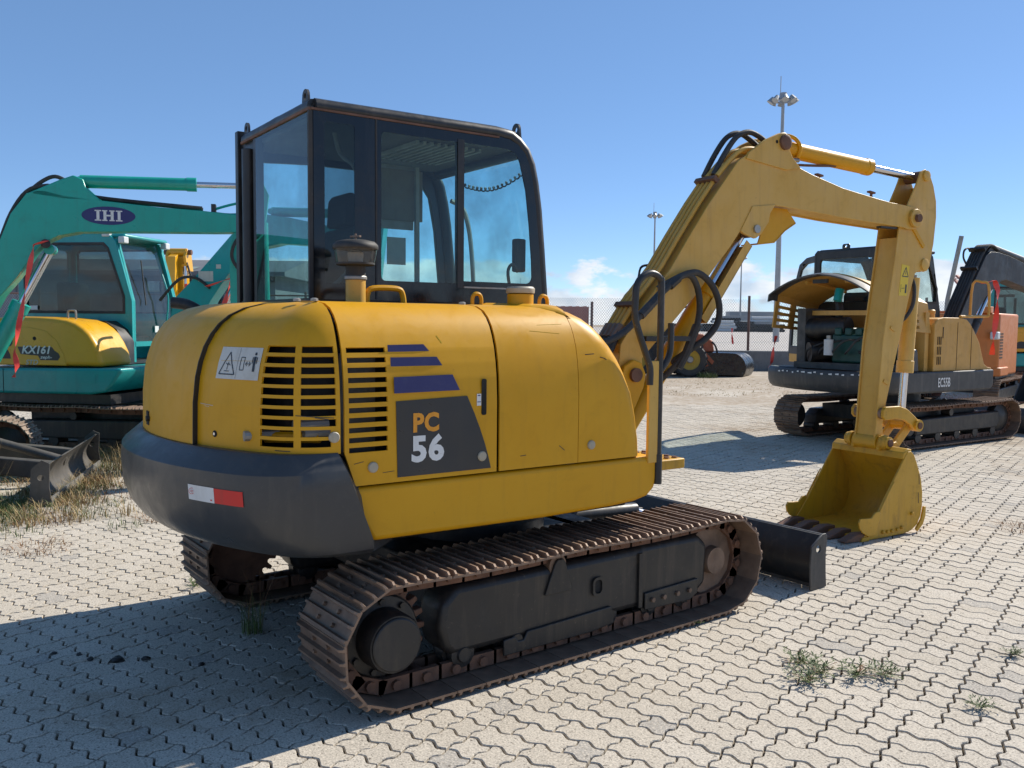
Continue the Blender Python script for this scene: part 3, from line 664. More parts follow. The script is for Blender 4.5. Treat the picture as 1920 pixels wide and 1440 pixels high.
rows = [[(x, y, z) for x, y in cw_path(Rr, X, z)] for z, Rr, X in CW]
rows = [[(x * .92, y * .88 - .0, .98) for x, y, z in rows[0]]] + rows + [[(x * .80, y * .78, .63) for x, y, z in rows[-1]]]
mb = MB().grid(rows, flip=False)
nc = len(rows[0]); nr = len(rows)
mb.f.append(tuple(k * nc for k in range(nr))); mb.f.append(tuple(k * nc + nc - 1 for k in range(nr - 1, -1, -1)))
cwt = U(mb, 'counterweight', 'grey_weight', smooth=24)
# reflector sheets follow the counterweight's curve
cwp = cw_path(1.712, .960, .88); cwp = cwp[2:]; cL = cumlen(cwp)
def cw_at(s, z, o=.003):
    Rr = np.interp(-z, [-a[0] for a in CW[2:]], [a[1] for a in CW[2:]]); X = np.interp(-z, [-a[0] for a in CW[2:]], [a[2] for a in CW[2:]])
    p = np.array(cw_path(Rr + o, X + o, z)[2:]); u = np.interp(s, cL, np.arange(len(cL))); k = np.arange(len(p)); return (float(np.interp(u, k, p[:, 0])), float(np.interp(u, k, p[:, 1])), z)
def cw_patch(s0, s1, z0, z1, name, mat, parent, n=8, o=.003):
    return U(MB().grid([[cw_at(s0 + (s1 - s0) * i / n, z, o) for i in range(n + 1)] for z in (z0, z1)], flip=True), name, mat, parent, fix='keep')
st = cw_patch(.424, .572, .848, .906, 'reflector_white', 'decal_white', cwt)
st = cw_patch(.281, .4232, .849, .905, 'reflector_red', 'decal_red', cwt)
U(MB().ring(cw_at(.548, .882, .0045), cw_at(.548, .882, .0052), .012, .0105, 20), 'mark', 'decal_red', cwt)
a_ = Vector(cw_at(.556, .878, .006)); b_ = Vector(cw_at(.54, .878, .006))
text_mesh('CCC', 'mark', 'decal_red', cwt, MU @ a_, MU.to_3x3() @ (b_ - a_), (0, 0, 1), .008, bold=.01, space=.72)
cw_patch(.436, .444, .856, .861, 'mark', 'decal_red', cwt, 1, .0045)

# lower side skirt
sk = [(-1.150, .893), (.455, .893), (.478, .885), (.486, .86), (.486, .78), (.468, .735), (.425, .70), (.34, .682), (.20, .674), (-.2, .668), (-1.020, .676)]
U(MB().prism(sk, 'x', .70, .928), 'side_skirt', 'yellow_body', bev=.022, seg=3)
U(MB().prism(sk, 'x', -.928, -.70), 'side_skirt', 'yellow_body', bev=.022, seg=3)
fl = MB(); fl.box(-.78, .78, -1.1, .42, .63, .70); fl.prism([(.40, .62), (.40, .80), (.86, .80), (.93, .72), (.93, .62)], 'x', -.30, .26); U(fl, 'main_frame', 'black_frame', bev=.01)

# decals on the side door
xd = XH + .0015
def side_decal(poly, name, mat, x=xd, parent=side_door, th=.0012): return U(MB().prism(poly, 'x', x, x + th), name, mat, parent, smooth=0)
side_decal([(-.917, .918), (-.482, .918), (-.497, .975), (-.515, 1.03), (-.538, 1.09), (-.566, 1.155), (-.600, 1.225), (-.924, 1.216)], 'model_plate', 'decal_black')
side_decal([(-.931, 1.247), (-.635, 1.250), (-.670, 1.314), (-.933, 1.310)], 'stripe', 'decal_blue')
side_decal([(-.938, 1.336), (-.700, 1.339), (-.735, 1.386), (-.940, 1.386)], 'stripe', 'decal_blue', x=XH - .014)
side_decal([(-.945, 1.407), (-.763, 1.409), (-.789, 1.436), (-.947, 1.434)], 'stripe', 'decal_blue', x=XH - .0255)
MUr = rotz(2.5).to_3x3()
for txt, y0, z0, h, m_, sx in (('PC', -.862, 1.094, .070, 'decal_orange', .95), ('56', -.868, .977, .096, 'decal_white', 1.04)):
    text_mesh(txt, 'lettering', m_, side_door, MU @ Vector((xd + .0015, y0 + .010, z0)), MUr @ Vector((0, 1, 0)), (0, 0, 1), h, bold=.042, sx=sx, space=1.08)
side_decal(rrect(-.530, -.506, 1.142, 1.292, .008), 'handle_slot', 'dark_void')
side_decal([(-.553, 1.182), (-.5325, 1.182), (-.5325, 1.231), (-.553, 1.231)], 'small_label', 'decal_white')
side_decal([(-.551, 1.196), (-.5345, 1.196), (-.5345, 1.199), (-.551, 1.199)], 'small_label', 'decal_blue', x=xd + .0014, th=.0006)
side_decal([(-.549, 1.222), (-.5365, 1.222), (-.5365, 1.226), (-.549, 1.226)], 'small_label', 'decal_blue', x=xd + .0014, th=.0006)
def knob(p, n, par=EX): U(MB().lathe([(.021, 0), (.021, .006), (.018, .010), (.006, .0115)], p, n, 18), 'rubber_stop', 'knob_grey', par)
knob((XH, -.527, .971), (1, 0, 0), side_door); knob((XH, -1.022, .967), (1, 0, 0), side_door); knob((XH, .062, .975), (1, 0, 0))
pk = rear_pt(.03, 1.093); knob(pk, (1, -.12, 0), rear_door)
pb_ = Vector(rear_pt(.566, 1.085)); nb_ = Vector((pb_.x, pb_.y, 0)).normalized()
U(MB().cyl(pb_ - nb_ * .005, pb_ + nb_ * .002, .013, n=14), 'bolt_hole', 'dark_void', rear_door); U(MB().cyl(pb_, pb_ + nb_ * .005, .006, n=8), 'bolt', 'chrome', rear_door)
# warning sticker on the grille door
def rp(s, z, o): return rear_pt(s, z, out=o)
def rear_patch(s0, s1, z0, z1, name, mat, o=.002, n=8, sl=0): return U(MB().grid([[rp(s0 + (s1 - s0) * i / n, z, o) for i in range(n + 1)] for z in (z0, (z0 + z1) / 2, z1)], flip=True), name, mat, rear_door, fix='keep')
rear_patch(.338, .574, 1.300, 1.421, 'warning_sticker', 'sticker')
def rline(a, b, wd, o=.0035, mat='decal_black'):
    """thin printed line between two (s, z) points"""
    a = np.array(a); b = np.array(b); d = b - a; nrm = np.array([-d[1], d[0]]); nrm = nrm / (np.linalg.norm(nrm) + 1e-9) * wd / 2
    rows = [[rp(*(a + d * t + k * nrm), o) for t in np.linspace(0, 1, 5)] for k in (-1, 1)]
    U(MB().grid(rows), 'print', mat, rear_door)
for a, b in (((.558, 1.318), (.468, 1.318)), ((.468, 1.318), (.513, 1.402)), ((.513, 1.402), (.558, 1.318))): rline(a, b, .0045)
for a, b in (((.53, 1.33), (.50, 1.33)), ((.515, 1.335), (.51, 1.365)), ((.51, 1.36), (.498, 1.352)), ((.51, 1.352), (.523, 1.36))): rline(a, b, .003)
for a, b in (((.442, 1.336), (.442, 1.384)), ((.442, 1.384), (.422, 1.384)), ((.422, 1.384), (.422, 1.336)), ((.422, 1.336), (.442, 1.336)), ((.413, 1.360), (.387, 1.360)), ((.413, 1.36), (.405, 1.368)), ((.413, 1.36), (.405, 1.352)), ((.387, 1.36), (.395, 1.368)), ((.387, 1.36), (.395, 1.352))): rline(a, b, .003)
for a, b, wd in (((.368, 1.332), (.368, 1.388), .012), ((.379, 1.362), (.379, 1.386), .004), ((.357, 1.362), (.357, 1.386), .004), ((.368, 1.393), (.368, 1.403), .010)): rline(a, b, wd)
rline((.458, 1.303), (.458, 1.418), .0012)
# tail hood latch
la = Vector(fD(.40, 1.095)); ln = Vector((la.x, la.y, 0)).normalized(); lt = Vector((-ln.y, ln.x, 0))
mb = MB(); 
for dx, dz in ((0, 0),): mb.bar(la - ln * .004 - lt * .026, la - ln * .004 + lt * .026, .014, .060)
U(mb, 'latch', 'dark_void', tail); U(MB().cyl(la + ln * .0 + lt * .03, la + ln * .014 + lt * .03, .012, n=12), 'latch_knob', 'black_frame', tail)

# scuffs and scratches in the paint
for a, b, w_, m_ in (((.66, 1.198), (.575, 1.194), .0022, 'sticker'), ((.63, 1.19), (.60, 1.188), .0016, 'sticker'), ((.17, 1.176), (.03, 1.165), .0028, 'rubber'), ((.10, 1.168), (.05, 1.160), .003, 'rubber'), ((.25, 1.045), (.19, 1.043), .003, 'rubber'), ((.345, 1.372), (.56, 1.368), .0016, 'yellow_boom')): rline(a, b, w_, .0025, m_)
for y0, z0, y1, z1, w_ in ((-1.10, .985, -1.06, .992, .0022), (-.98, .942, -.93, .945, .002), (-.72, 1.47, -.70, 1.44, .003), (-.33, .955, -.30, .957, .003), (-.12, .985, -.09, .962, .003), (-.06, 1.52, -.20, 1.515, .0016), (-.25, 1.49, -.09, 1.478, .0016)):
    xs_ = XH - dI(D_SIDE, z0) + .0006; U(MB().bar((xs_, y0, z0), (XH - dI(D_SIDE, z1) + .0006, y1, z1), w_, .0006, up=(1, 0, 0)), 'scratch', 'rubber' if z0 < 1.4 else 'decal_yellow')
# ---- cab (a part with its own pieces)
XR, XL, YB = .095, -.93, -.93
prof = [(YB, .95), (YB, 2.535), (.10, 2.545), (.19, 2.537), (.255, 2.512), (.305, 2.468), (.34, 2.40), (.365, 2.30), (.388, 2.16), (.410, 1.95), (.436, 1.66), (.455, 1.2), (.46, .95)]
cabf = MB()
for x in (XR - .03, XL + .03):
    cabf.tube([(x, YB + .03, 2.51)] + [(x, y - .02 if y > .2 else y, z - .028) for y, z in prof[2:]], .036, 10)
cabf.tube([(XR - .03, YB + .03, 2.51), (XL + .03, YB + .03, 2.51)], .034, 10)
cabf.tube([(XR - .03, .29, 2.44), (XL + .03, .29, 2.44)], .03, 10)
cab = U(cabf, 'cab', 'black_cab', smooth=50)
roof = MB().grid([[(x, y, z + dz) for x, dz in ((XR - .02, -.006), (XR - .2, .010), (-.42, .018), (XL + .2, .010), (XL + .02, -.006))] for y, z in [(YB + .02, 2.528)] + prof[2:6]])
U(roof, 'roof', 'black_cab', cab, solid=.02)
U(MB().box(XR - .002, XR + .012, YB, .10, 2.484, 2.494), 'rain_gutter', 'rusty_brown', cab)
U(MB().bar((XR + .008, YB - .005, 2.488), (XL + .05, YB - .005, 2.488), .014, .012), 'rain_gutter', 'rusty_brown', cab)
# lower cab walls
lw = MB(); lw.box(XR - .03, XR - .004, YB + .002, .45, .95, 1.64); lw.box(XL, XL + .03, YB + .002, .45, .95, 1.45); lw.box(XL, XR - .01, YB, YB + .025, .95, 1.63); lw.box(XL, XR - .01, .43, .46, .95, 1.25); lw.box(XL, XR - .01, YB, .45, .93, .97)
U(lw, 'cab_wall', 'black_cab', cab)
# right side: black enamelled glass border with three clear openings
o_r = [(YB + .008, 1.625), (YB + .008, 2.487), (.09, 2.495), (.17, 2.486), (.225, 2.465), (.27, 2.425), (.30, 2.37), (.322, 2.29), (.345, 2.15), (.368, 1.95), (.392, 1.70), (.398, 1.625)]
w1 = rrect(-.865, -.715, 1.70, 2.44, .012, 2)
w2 = [(-.150, 1.722), (-.150, 2.432)] + arc((-.555, 2.41), .022, 90, 180, 4) + arc((-.555, 1.744), .022, 180, 270, 4)
w3 = [(-.112, 1.735), (-.112, 2.434)] + [(.10, 2.434)] + arc((.15, 2.34), .092, 85, 20, 5) + [(.275, 2.23), (.300, 2.05), (.318, 1.86)] + arc((.285, 1.772), .037, 0, -90, 4)
w2 = w2[::-1]; 
U(MB().holed(o_r, [w1, w2, w3], 'x', XR, XR + .006), 'window_surround', 'frit', cab, smooth=0)
for wv, gm in ((w1, 'glass_dark'), (w2, 'glass_teal'), (w3, 'glass_teal')): U(MB().prism(wv, 'x', XR + .001, XR + .004), 'window_pane', gm, cab, smooth=0)
U(MB().box(XR + .006, XR + .010, -.608, -.600, 1.63, 2.487), 'glass_joint', 'rubber', cab)
U(MB().box(XR - .02, XR + .009, -.150, -.112, 1.70, 2.45), 'window_rail', 'black_cab', cab)
U(MB().box(XR + .004, XR + .012, -.11, .32, 1.70, 1.708), 'window_rail', 'dull_metal', cab)
# rear window and the folded sheet post beside it
U(MB().prism([(-.655, 1.63), (XR - .004, 1.63), (XR - .004, 2.486), (-.655, 2.486)], 'y', YB - .004, YB), 'rear_window', 'glass_teal', cab, smooth=0)
U(MB().box(XR - .012, XR + .006, YB - .010, YB + .012, 1.62, 2.50), 'corner_seal', 'rubber', cab)
post = MB(); post.box(-.70, -.655, YB - .004, YB + .04, 1.2, 2.50); post.box(-.945, -.70, YB + .01, YB + .05, 1.2, 2.50)
post.cyl((-.775, YB - .004, 1.25), (-.775, YB - .004, 2.44), .034, n=12); post.box(-.985, -.935, YB - .01, YB + .10, 1.2, 2.565)
U(post, 'rear_post', 'black_cab', cab, bev=.004)
# left side, door glass and windscreen
o_l = [(YB + .01, 1.40), (YB + .01, 2.48), (.09, 2.49), (.225, 2.46), (.30, 2.36), (.345, 2.15), (.392, 1.70), (.41, 1.40)]
h_l = [[(-.84, 1.48), (-.84, 2.40), (-.52, 2.42), (-.52, 1.48)][::1], [(-.45, 1.48), (-.45, 2.42), (.06, 2.42), (.19, 2.38), (.25, 2.30), (.29, 2.10), (.33, 1.70), (.34, 1.48)]]
U(MB().holed(o_l, h_l, 'x', XL, XL + .03), 'door_frame', 'black_cab', cab, bev=.004)
for h in h_l: U(MB().prism(h, 'x', XL + .012, XL + .016), 'door_glass', 'glass_teal', cab, smooth=0)
ws = MB().grid([[(x, y - .012, z) for x in (XR - .05, XL + .05)] for y, z in [(.285, 2.45)] + prof[6:11] + [(.45, 1.3)]]); U(ws, 'windscreen', 'glass_teal', cab, solid=.005)
for (x, y, z, nx, ny) in ((XR - .10, YB + .02, 2.535, 0, -1), (-.86, YB + .02, 2.535, 0, -1), (XR - .05, .25, 2.525, 0, 1), (-.88, .25, 2.525, 0, 1)):
    U(MB().holed([(x - .045, z - .05), (x + .045, z - .05), (x + .034, z + .028)] + arc((x, z + .03), .034, 0, 180, 8)[1:-1] + [(x - .034, z + .028)], [arc((x, z + .03), .016, 0, 330, 10)], 'y', y - .006, y + .006), 'lifting_eye', 'black_cab', cab)
U(MB().holed(rrect(-1.06, -.95, 2.44, 2.50, .028, 4), [arc((-1.03, 2.47), .014, 0, 330, 9)], 'y', YB + .03, YB + .042), 'lifting_eye', 'black_cab', cab)
U(MB().lathe([(.02, 0), (.02, .01), (.008, .016)], (-.1, -.62, 2.545), n=10), 'roof_bolt', 'rusty_brown', cab)
# interior
seat = MB(); seat.prism([(-.62, 1.28), (-.60, 1.95), (-.56, 2.02), (-.49, 2.02), (-.46, 1.95), (-.44, 1.30)], 'x', -.66, -.20); seat.box(-.68, -.18, -.60, -.02, 1.16, 1.30)
st_ = U(seat, 'operator_seat', 'seat_fabric', cab, bev=.04, seg=3)
U(MB().prism([(-.59, 2.02), (-.58, 2.17), (-.55, 2.20), (-.51, 2.19), (-.49, 2.02)], 'x', -.55, -.31), 'headrest', 'seat_fabric', st_, bev=.03, seg=3)
U(MB().box(XL + .04, XR - .04, YB + .03, .28, 2.455, 2.485), 'headliner', 'headliner', cab, bev=.01)
vg = MB()
for k in range(10): vg.box(-.55, -.06, -.30 + k * .042, -.282 + k * .042, 2.435, 2.452)
U(vg, 'roof_grille', 'grey_plastic', cab)
U(MB().box(-.635, -.62, -.225, .045, 2.11, 2.40), 'sun_board', 'cardboard', cab)
U(MB().box(-.655, -.64, -.25, .0, 2.06, 2.43), 'board_backing', 'grey_plastic', cab, bev=.008)
U(MB().box(-.635, -.63, -.18, -.06, 1.855, 2.012), 'notice_sheet', 'sticker', cab)
U(MB().bar((-.61, .005, 1.5), (-.61, -.0, 2.42), .026, .022), 'inner_post', 'grey_plastic', cab)
coil = [(-.34 + .36 * t, .16 + .15 * t, 2.30 + .035 * t - .05 * math.sin(math.pi * t) + .010 * math.sin(t * 88)) for t in np.linspace(0, 1, 150)]
U(MB().tube([(x, y + .010 * math.cos(t * .59), z) for t, (x, y, z) in enumerate(coil)], .0045, 5), 'coiled_cord', 'rubber', cab)
U(MB().tube([(-.30, .21, 1.40), (-.30, .20, 1.75), (-.30, .18, 1.98), (-.30, .155, 2.10), (-.30, .12, 2.17), (-.30, .05, 2.20)], .013, 7, 4), 'grab_bar', 'dull_metal', cab)
U(MB().tube([(-.10, -.86, 1.35), (-.12, -.80, 1.62), (-.17, -.62, 1.8), (-.16, -.58, 2.1), (-.14, -.60, 2.28), (-.19, -.66, 2.36), (-.17, -.7, 2.46)], .011, 7, 5), 'pale_pole', 'grey_plastic', cab)  # pale curved pole inside the cab
ct = MB(); ct.box(-.12, .03, -.38, .02, 1.25, 1.42); ct.box(-.78, -.70, -.40, .02, 1.25, 1.42); ct.prism([(.12, 1.1), (.12, 1.55), (.2, 1.68), (.3, 1.66), (.33, 1.1)], 'x', -.16, .04)
U(ct, 'console', 'black_cab', cab, bev=.015)
for x in (-.04, -.74): U(MB().tube([(x, -.02, 1.4), (x, .03, 1.55), (x, .02, 1.62)], lambda t: .014 + .014 * t, 8, 3), 'control_lever', 'rubber', cab)
U(MB().tube([(.03, .26, 1.62), (.045, .22, 1.70), (.05, .20, 1.80), (.045, .235, 1.84), (.04, .27, 1.80)], .009, 7, 4), 'window_latch', 'rubber', cab)
U(MB().box(.0, .05, .255, .32, 1.80, 1.98), 'monitor', 'seat_fabric', cab, bev=.01)

# ---- fittings on the hood
px_, py_ = .36, -.83
pre = U(MB().cyl((px_, py_, 1.58), (px_, py_, 1.712), .044, n=20), 'intake_pipe', 'yellow_boom')
U(MB().lathe([(.047, 0), (.05, .004), (.05, .014), (.047, .018)], (px_, py_, 1.706), n=20), 'hose_clamp', 'dull_metal', pre)
U(MB().lathe([(.044, 0), (.044, .05), (.08, .052), (.085, .056), (.085, .064)], (px_, py_, 1.718), n=24), 'bowl_base', 'rubber', pre)
U(MB().lathe([(.083, 0), (.090, .03), (.094, .06), (.095, .066)], (px_, py_, 1.776), n=28), 'bowl', 'bowl_clear', pre)
U(MB().lathe([(.03, 0), (.036, .05), (.02, .06)], (px_, py_, 1.776), n=14), 'bowl_core', 'grey_plastic', pre)
U(MB().lathe([(.098, 0), (.101, .006), (.099, .020), (.085, .034), (.05, .042), (.012, .044)], (px_, py_, 1.840), n=32), 'bowl_lid', 'rubber', pre, smooth=40)
wn_ = MB().cyl((px_, py_, 1.882), (px_, py_, 1.91), .005, n=8); wn_.bar((px_ - .024, py_ - .012, 1.898), (px_ + .024, py_ + .012, 1.898), .012, .008); U(wn_, 'wing_nut', 'rusty_steel', pre)
U(MB().lathe([(.062, 0), (.062, .062), (.055, .066)], (.60, -.105, 1.594), n=24), 'filler_neck', 'yellow_body'); U(MB().lathe([(.066, 0), (.068, .006), (.068, .022), (.06, .03), (.02, .032)], (.60, -.105, 1.662), n=24), 'fuel_cap', 'knob_grey')
def handle(p, r_=.0115): U(MB().tube(p, r_, 8, 4), 'grab_handle', 'yellow_body')
handle([(.36, -.775, 1.60), (.36, -.772, 1.648), (.36, -.745, 1.672), (.36, -.63, 1.674), (.36, -.60, 1.655), (.36, -.59, 1.60)], .0135)
for y in (-.283, .104): handle([(.5, y - .024, 1.60), (.5, y - .024, 1.635), (.5, y - .012, 1.655), (.5, y + .012, 1.655), (.5, y + .024, 1.635), (.5, y + .024, 1.60)], .0095)
for x, y in ((.70, -1.16), (.66, -.46), (.62, -1.2)): U(MB().lathe([(.016, 0), (.016, .008), (.008, .012)], (x, y, 1.602), n=8), 'hood_bolt', 'dull_metal')
# exhaust stub behind the hood
U(MB().tube([(-.70, -1.15, 1.46), (-.72, -1.20, 1.55), (-.75, -1.27, 1.60), (-.79, -1.335, 1.612)], .030, 16, 4, cap=False), 'exhaust_pipe', 'black_frame', solid=.004)
# scratches and dents on the front cover
for p in ([(.931, .02, 1.385), (.931, .07, 1.388)], [(.922, .115, 1.372), (.918, .145, 1.366), (.912, .17, 1.354)], [(.905, .225, 1.203), (.893, .255, 1.207)]): U(MB().tube(p, .0022, 5), 'scratch', 'rubber')

# ---- handrail, its yellow post and the step
hr = MB(); hr.tube([(.925, .487, .765), (.925, .487, 1.28), (.925, .487, 1.70), (.925, .480, 1.735), (.925, .45, 1.757), (.925, .405, 1.762), (.925, .355, 1.738), (.925, .328, 1.70), (.925, .322, 1.64), (.925, .322, 1.56), (.925, .345, 1.49), (.925, .405, 1.36), (.925, .424, 1.31), (.925, .424, 1.235)], .0165, 10, 4)
hr.tube([(.925, .490, 1.30), (.925, .535, 1.35), (.925, .556, 1.41), (.925, .556, 1.53)], .0155, 10, 4)
hd = U(hr, 'handrail', 'worn_pipe', smooth=60)
U(MB().box(.915, .935, .415, .475, .86, 1.35), 'rail_post', 'yellow_boom', hd, bev=.004); U(MB().cyl((.925, .487, .755), (.925, .487, .90), .021, n=14), 'rail_socket', 'black_frame', hd)
stp = MB(); stp.box(.56, .86, .50, .74, .80, .85); sp = U(stp, 'step', 'yellow_bucket', bev=.006)
for i in range(5):
    for j in range(4): U(MB().lathe([(.016, 0), (.013, .008)], (.60 + i * .055, .54 + j * .055, .85), n=6), 'step_stud', 'rusty_brown', sp)

# ---- swing post and boom
sw = MB()
for x in (-.155, .125): sw.prism([(.62, .62), (.98, .60), (1.06, .70), (1.10, .95), (1.20, 1.14), (1.215, 1.22), (1.18, 1.29), (1.12, 1.31), (1.05, 1.27), (.98, 1.05), (.86, .88), (.64, .80)], 'x', x, x + .03)
sw.cyl((0, .80, .58), (0, .80, .84), .10, n=20); sw.box(-.125, .125, .80, 1.02, .66, .80)
swp = A(sw, 'swing_post', 'yellow_body', bev=.006)
A(MB().cyl((.152, 1.129, 1.217), (.178, 1.129, 1.217), .042, n=18), 'pin', 'rusty_brown', swp); A(MB().cyl((.152, 1.10, .76), (.172, 1.10, .76), .04, n=18), 'pin', 'rusty_brown', swp)
BO = [(1.22, 1.21), (1.215, 1.315), (1.653, 1.728), (1.795, 1.895), (1.915, 2.024), (2.0, 2.13), (2.075, 2.222), (2.13, 2.27), (2.198, 2.302), (2.271, 2.319), (2.386, 2.317), (2.624, 2.306), (2.989, 2.283), (3.448, 2.266), (3.66, 2.258)]
TIP = [(3.70, 2.250), (3.78, 2.252), (3.835, 2.282), (3.858, 2.335), (3.835, 2.39), (3.785, 2.412), (3.70, 2.42)]
BT = [(3.60, 2.427), (3.511, 2.43), (3.318, 2.450), (2.978, 2.490), (2.655, 2.556), (2.372, 2.632), (2.237, 2.652), (2.15, 2.652), (2.059, 2.634), (1.971, 2.58), (1.882, 2.474), (1.725, 2.285), (1.566, 2.068), (1.421, 1.860), (1.222, 1.640), (1.05, 1.40), (1.035, 1.25), (1.05, 1.18), (1.10, 1.135), (1.16, 1.14)]
bm_ = MB(); out = BO + TIP + BT
for x in (-.115, .103): bm_.prism(out, 'x', x, x + .012)
def shrink(poly, g):
    q = inset(np.array(poly, float), g); return [tuple(p) for p in q]
core = shrink(BO[1:] + BT[:-4], .014); bm_.prism(core, 'x', -.104, .104)
boom = A(bm_, 'boom', 'yellow_boom', bev=.003)
tp = MB()
for x in (-.140, .116): tp.cyl((x, 3.777, 2.333), (x + .024, 3.777, 2.333), .068, n=24)
A(tp, 'tip_boss', 'yellow_boom', boom, bev=.004); A(MB().cyl((.139, 3.777, 2.333), (.165, 3.777, 2.333), .030, n=12), 'pin', 'rusty_brown', boom)
EAR = [(2.03, 2.60), (2.054, 2.642), (2.204, 2.741), (2.325, 2.795), (2.375, 2.803), (2.415, 2.785), (2.43, 2.738), (2.425, 2.69), (2.455, 2.645), (2.535, 2.585), (2.40, 2.56)]
for x in (-.125, .101): A(MB().prism(EAR, 'x', x, x + .024), 'cylinder_ear', 'yellow_boom', boom, bev=.003)
A(MB().lathe([(.05, 0), (.05, .018), (.042, .024), (.028, .026)], (.125, 2.372, 2.738), (1, 0, 0), 22), 'pin', 'rusty_brown', boom); A(MB().cyl((.10, 2.30, 2.735), (.1255, 2.30, 2.735), .012, n=10), 'hole', 'dark_void', boom)
CE = [(2.0, 2.135), (2.026, 2.118), (2.075, 2.105), (2.136, 2.092), (2.178, 2.118), (2.251, 2.206), (2.262, 2.265), (2.31, 2.325), (2.10, 2.30)]
for x in (-.122, .098): A(MB().prism(CE, 'x', x, x + .024), 'cylinder_ear', 'yellow_boom', boom, bev=.003)
A(MB().cyl((.12, 2.138, 2.153), (.135, 2.138, 2.153), .027, n=16), 'pin', 'dull_metal', boom)
# folded guard under the knuckle
gd = MB(); gd.prism([(2.27, 2.315), (2.40, 2.315), (2.49, 2.315), (2.58, 2.228), (2.48, 2.172), (2.378, 2.088), (2.225, 2.068), (2.245, 2.12)], 'x', .045, .055); gd.prism([(2.225, 2.060), (2.378, 2.080), (2.48, 2.166), (2.58, 2.222), (2.575, 2.232), (2.475, 2.176), (2.374, 2.09), (2.225, 2.07)], 'x', -.10, .055)
A(gd, 'hose_guard', 'yellow_body', boom)
# boom cylinder with its rod cover
P0 = Vector((0, 1.10, .76)); P1 = Vector((0, 2.138, 2.153)); dd = (P1 - P0).normalized()
bc = A(MB().cyl(P0 + dd * .05, P0 + dd * 1.21, .062, n=26), 'boom_cylinder', 'yellow_body', smooth=40)
A(MB().cyl(P0 + dd * 1.18, P0 + dd * 1.265, .072, n=26), 'gland', 'yellow_body', bc, bev=.004); A(MB().cyl(P0 + dd * 1.2, P1 - dd * .03, .034, n=20), 'cylinder_rod', 'chrome', bc)
A(MB().cyl(P1 + Vector((-.06, 0, 0)), P1 + Vector((.06, 0, 0)), .052, n=18), 'rod_eye', 'rusty_brown', bc); A(MB().cyl(P0 + Vector((-.06, 0, 0)), P0 + Vector((.06, 0, 0)), .06, n=18), 'barrel_eye', 'yellow_body', bc)
up_ = Vector((0, -dd.z, dd.y)); 
cv = MB(); 
for off, w_, h_ in ((-.074, .15, .006),): cv.bar(P0 + dd * 1.02 + up_ * off, P0 + dd * 1.66 + up_ * off, w_, h_, up=up_)
for sx in (-.072, .072): cv.bar(P0 + dd * 1.02 + up_ * (-.045) + Vector((sx, 0, 0)), P0 + dd * 1.66 + up_ * (-.045) + Vector((sx, 0, 0)), .006, .06, up=up_)
A(cv, 'rod_cover', 'yellow_boom', bc)
# steel pipes up the boom's back
pn = Vector((0, -.79, .61))
for k, x in enumerate((-.075, -.035, .008, .050)):
    base_ = [(1.10, 1.47), (1.222, 1.640), (1.421, 1.860), (1.566, 2.068), (1.725, 2.285), (1.86, 2.452)]
    A(MB().tube([Vector((x, s_, z_)) + pn * .028 for s_, z_ in base_], .0155, 8), 'steel_pipe', 'yellow_boom', boom, smooth=60)
    e0 = Vector((x, 1.10, 1.47)) + pn * .028
    A(MB().tube([e0 + Vector((0, .02, .03)), e0, e0 + Vector((.01 * k, -.10, -.16)), e0 + Vector((.02 * k, -.28, -.36)), e0 + Vector((.02 * k, -.50, -.44))], .021, 8, 4), 'hydraulic_hose', 'rubber', boom)
    A(MB().cyl(e0 + Vector((0, .02, .03)), e0 + Vector((0, -.03, -.045)), .025, n=6), 'hose_fitting', 'rusty_steel', boom)
for s_, z_ in ((1.84, 2.432), (1.205, 1.615)): A(MB().bar(Vector((-.10, s_, z_)) + pn * .036, Vector((.085, s_, z_)) + pn * .036, .03, .045, up=pn), 'pipe_clamp', 'rusty_brown', boom)
for x, lift in ((-.062, .14), (.03, .115)):
    A(MB().tube([Vector((x, 1.86, 2.47)) + pn * .03, (x, 1.93, 2.60 + lift * .3), (x, 2.03, 2.70 + lift * .45), (x, 2.14, 2.755 + lift * .35), (x, 2.25, 2.77), (x, 2.34, 2.72)], .0185, 8, 5), 'hydraulic_hose', 'rubber', boom, smooth=60)
    A(MB().tube([Vector((x + .03, 1.86, 2.46)) + pn * .03, (x + .03, 1.97, 2.61), (x + .03, 2.08, 2.675), (x + .03, 2.25, 2.68)], .017, 8, 4), 'steel_pipe', 'yellow_boom', boom, smooth=60)
A(MB().tube([(-.10, 1.42, 1.90), (-.10, 1.36, 1.88), (-.10, 1.33, 1.78), (-.10, 1.24, 1.70), (-.10, 1.18, 1.60)], .008, 6, 4), 'cable', 'rubber', boom)
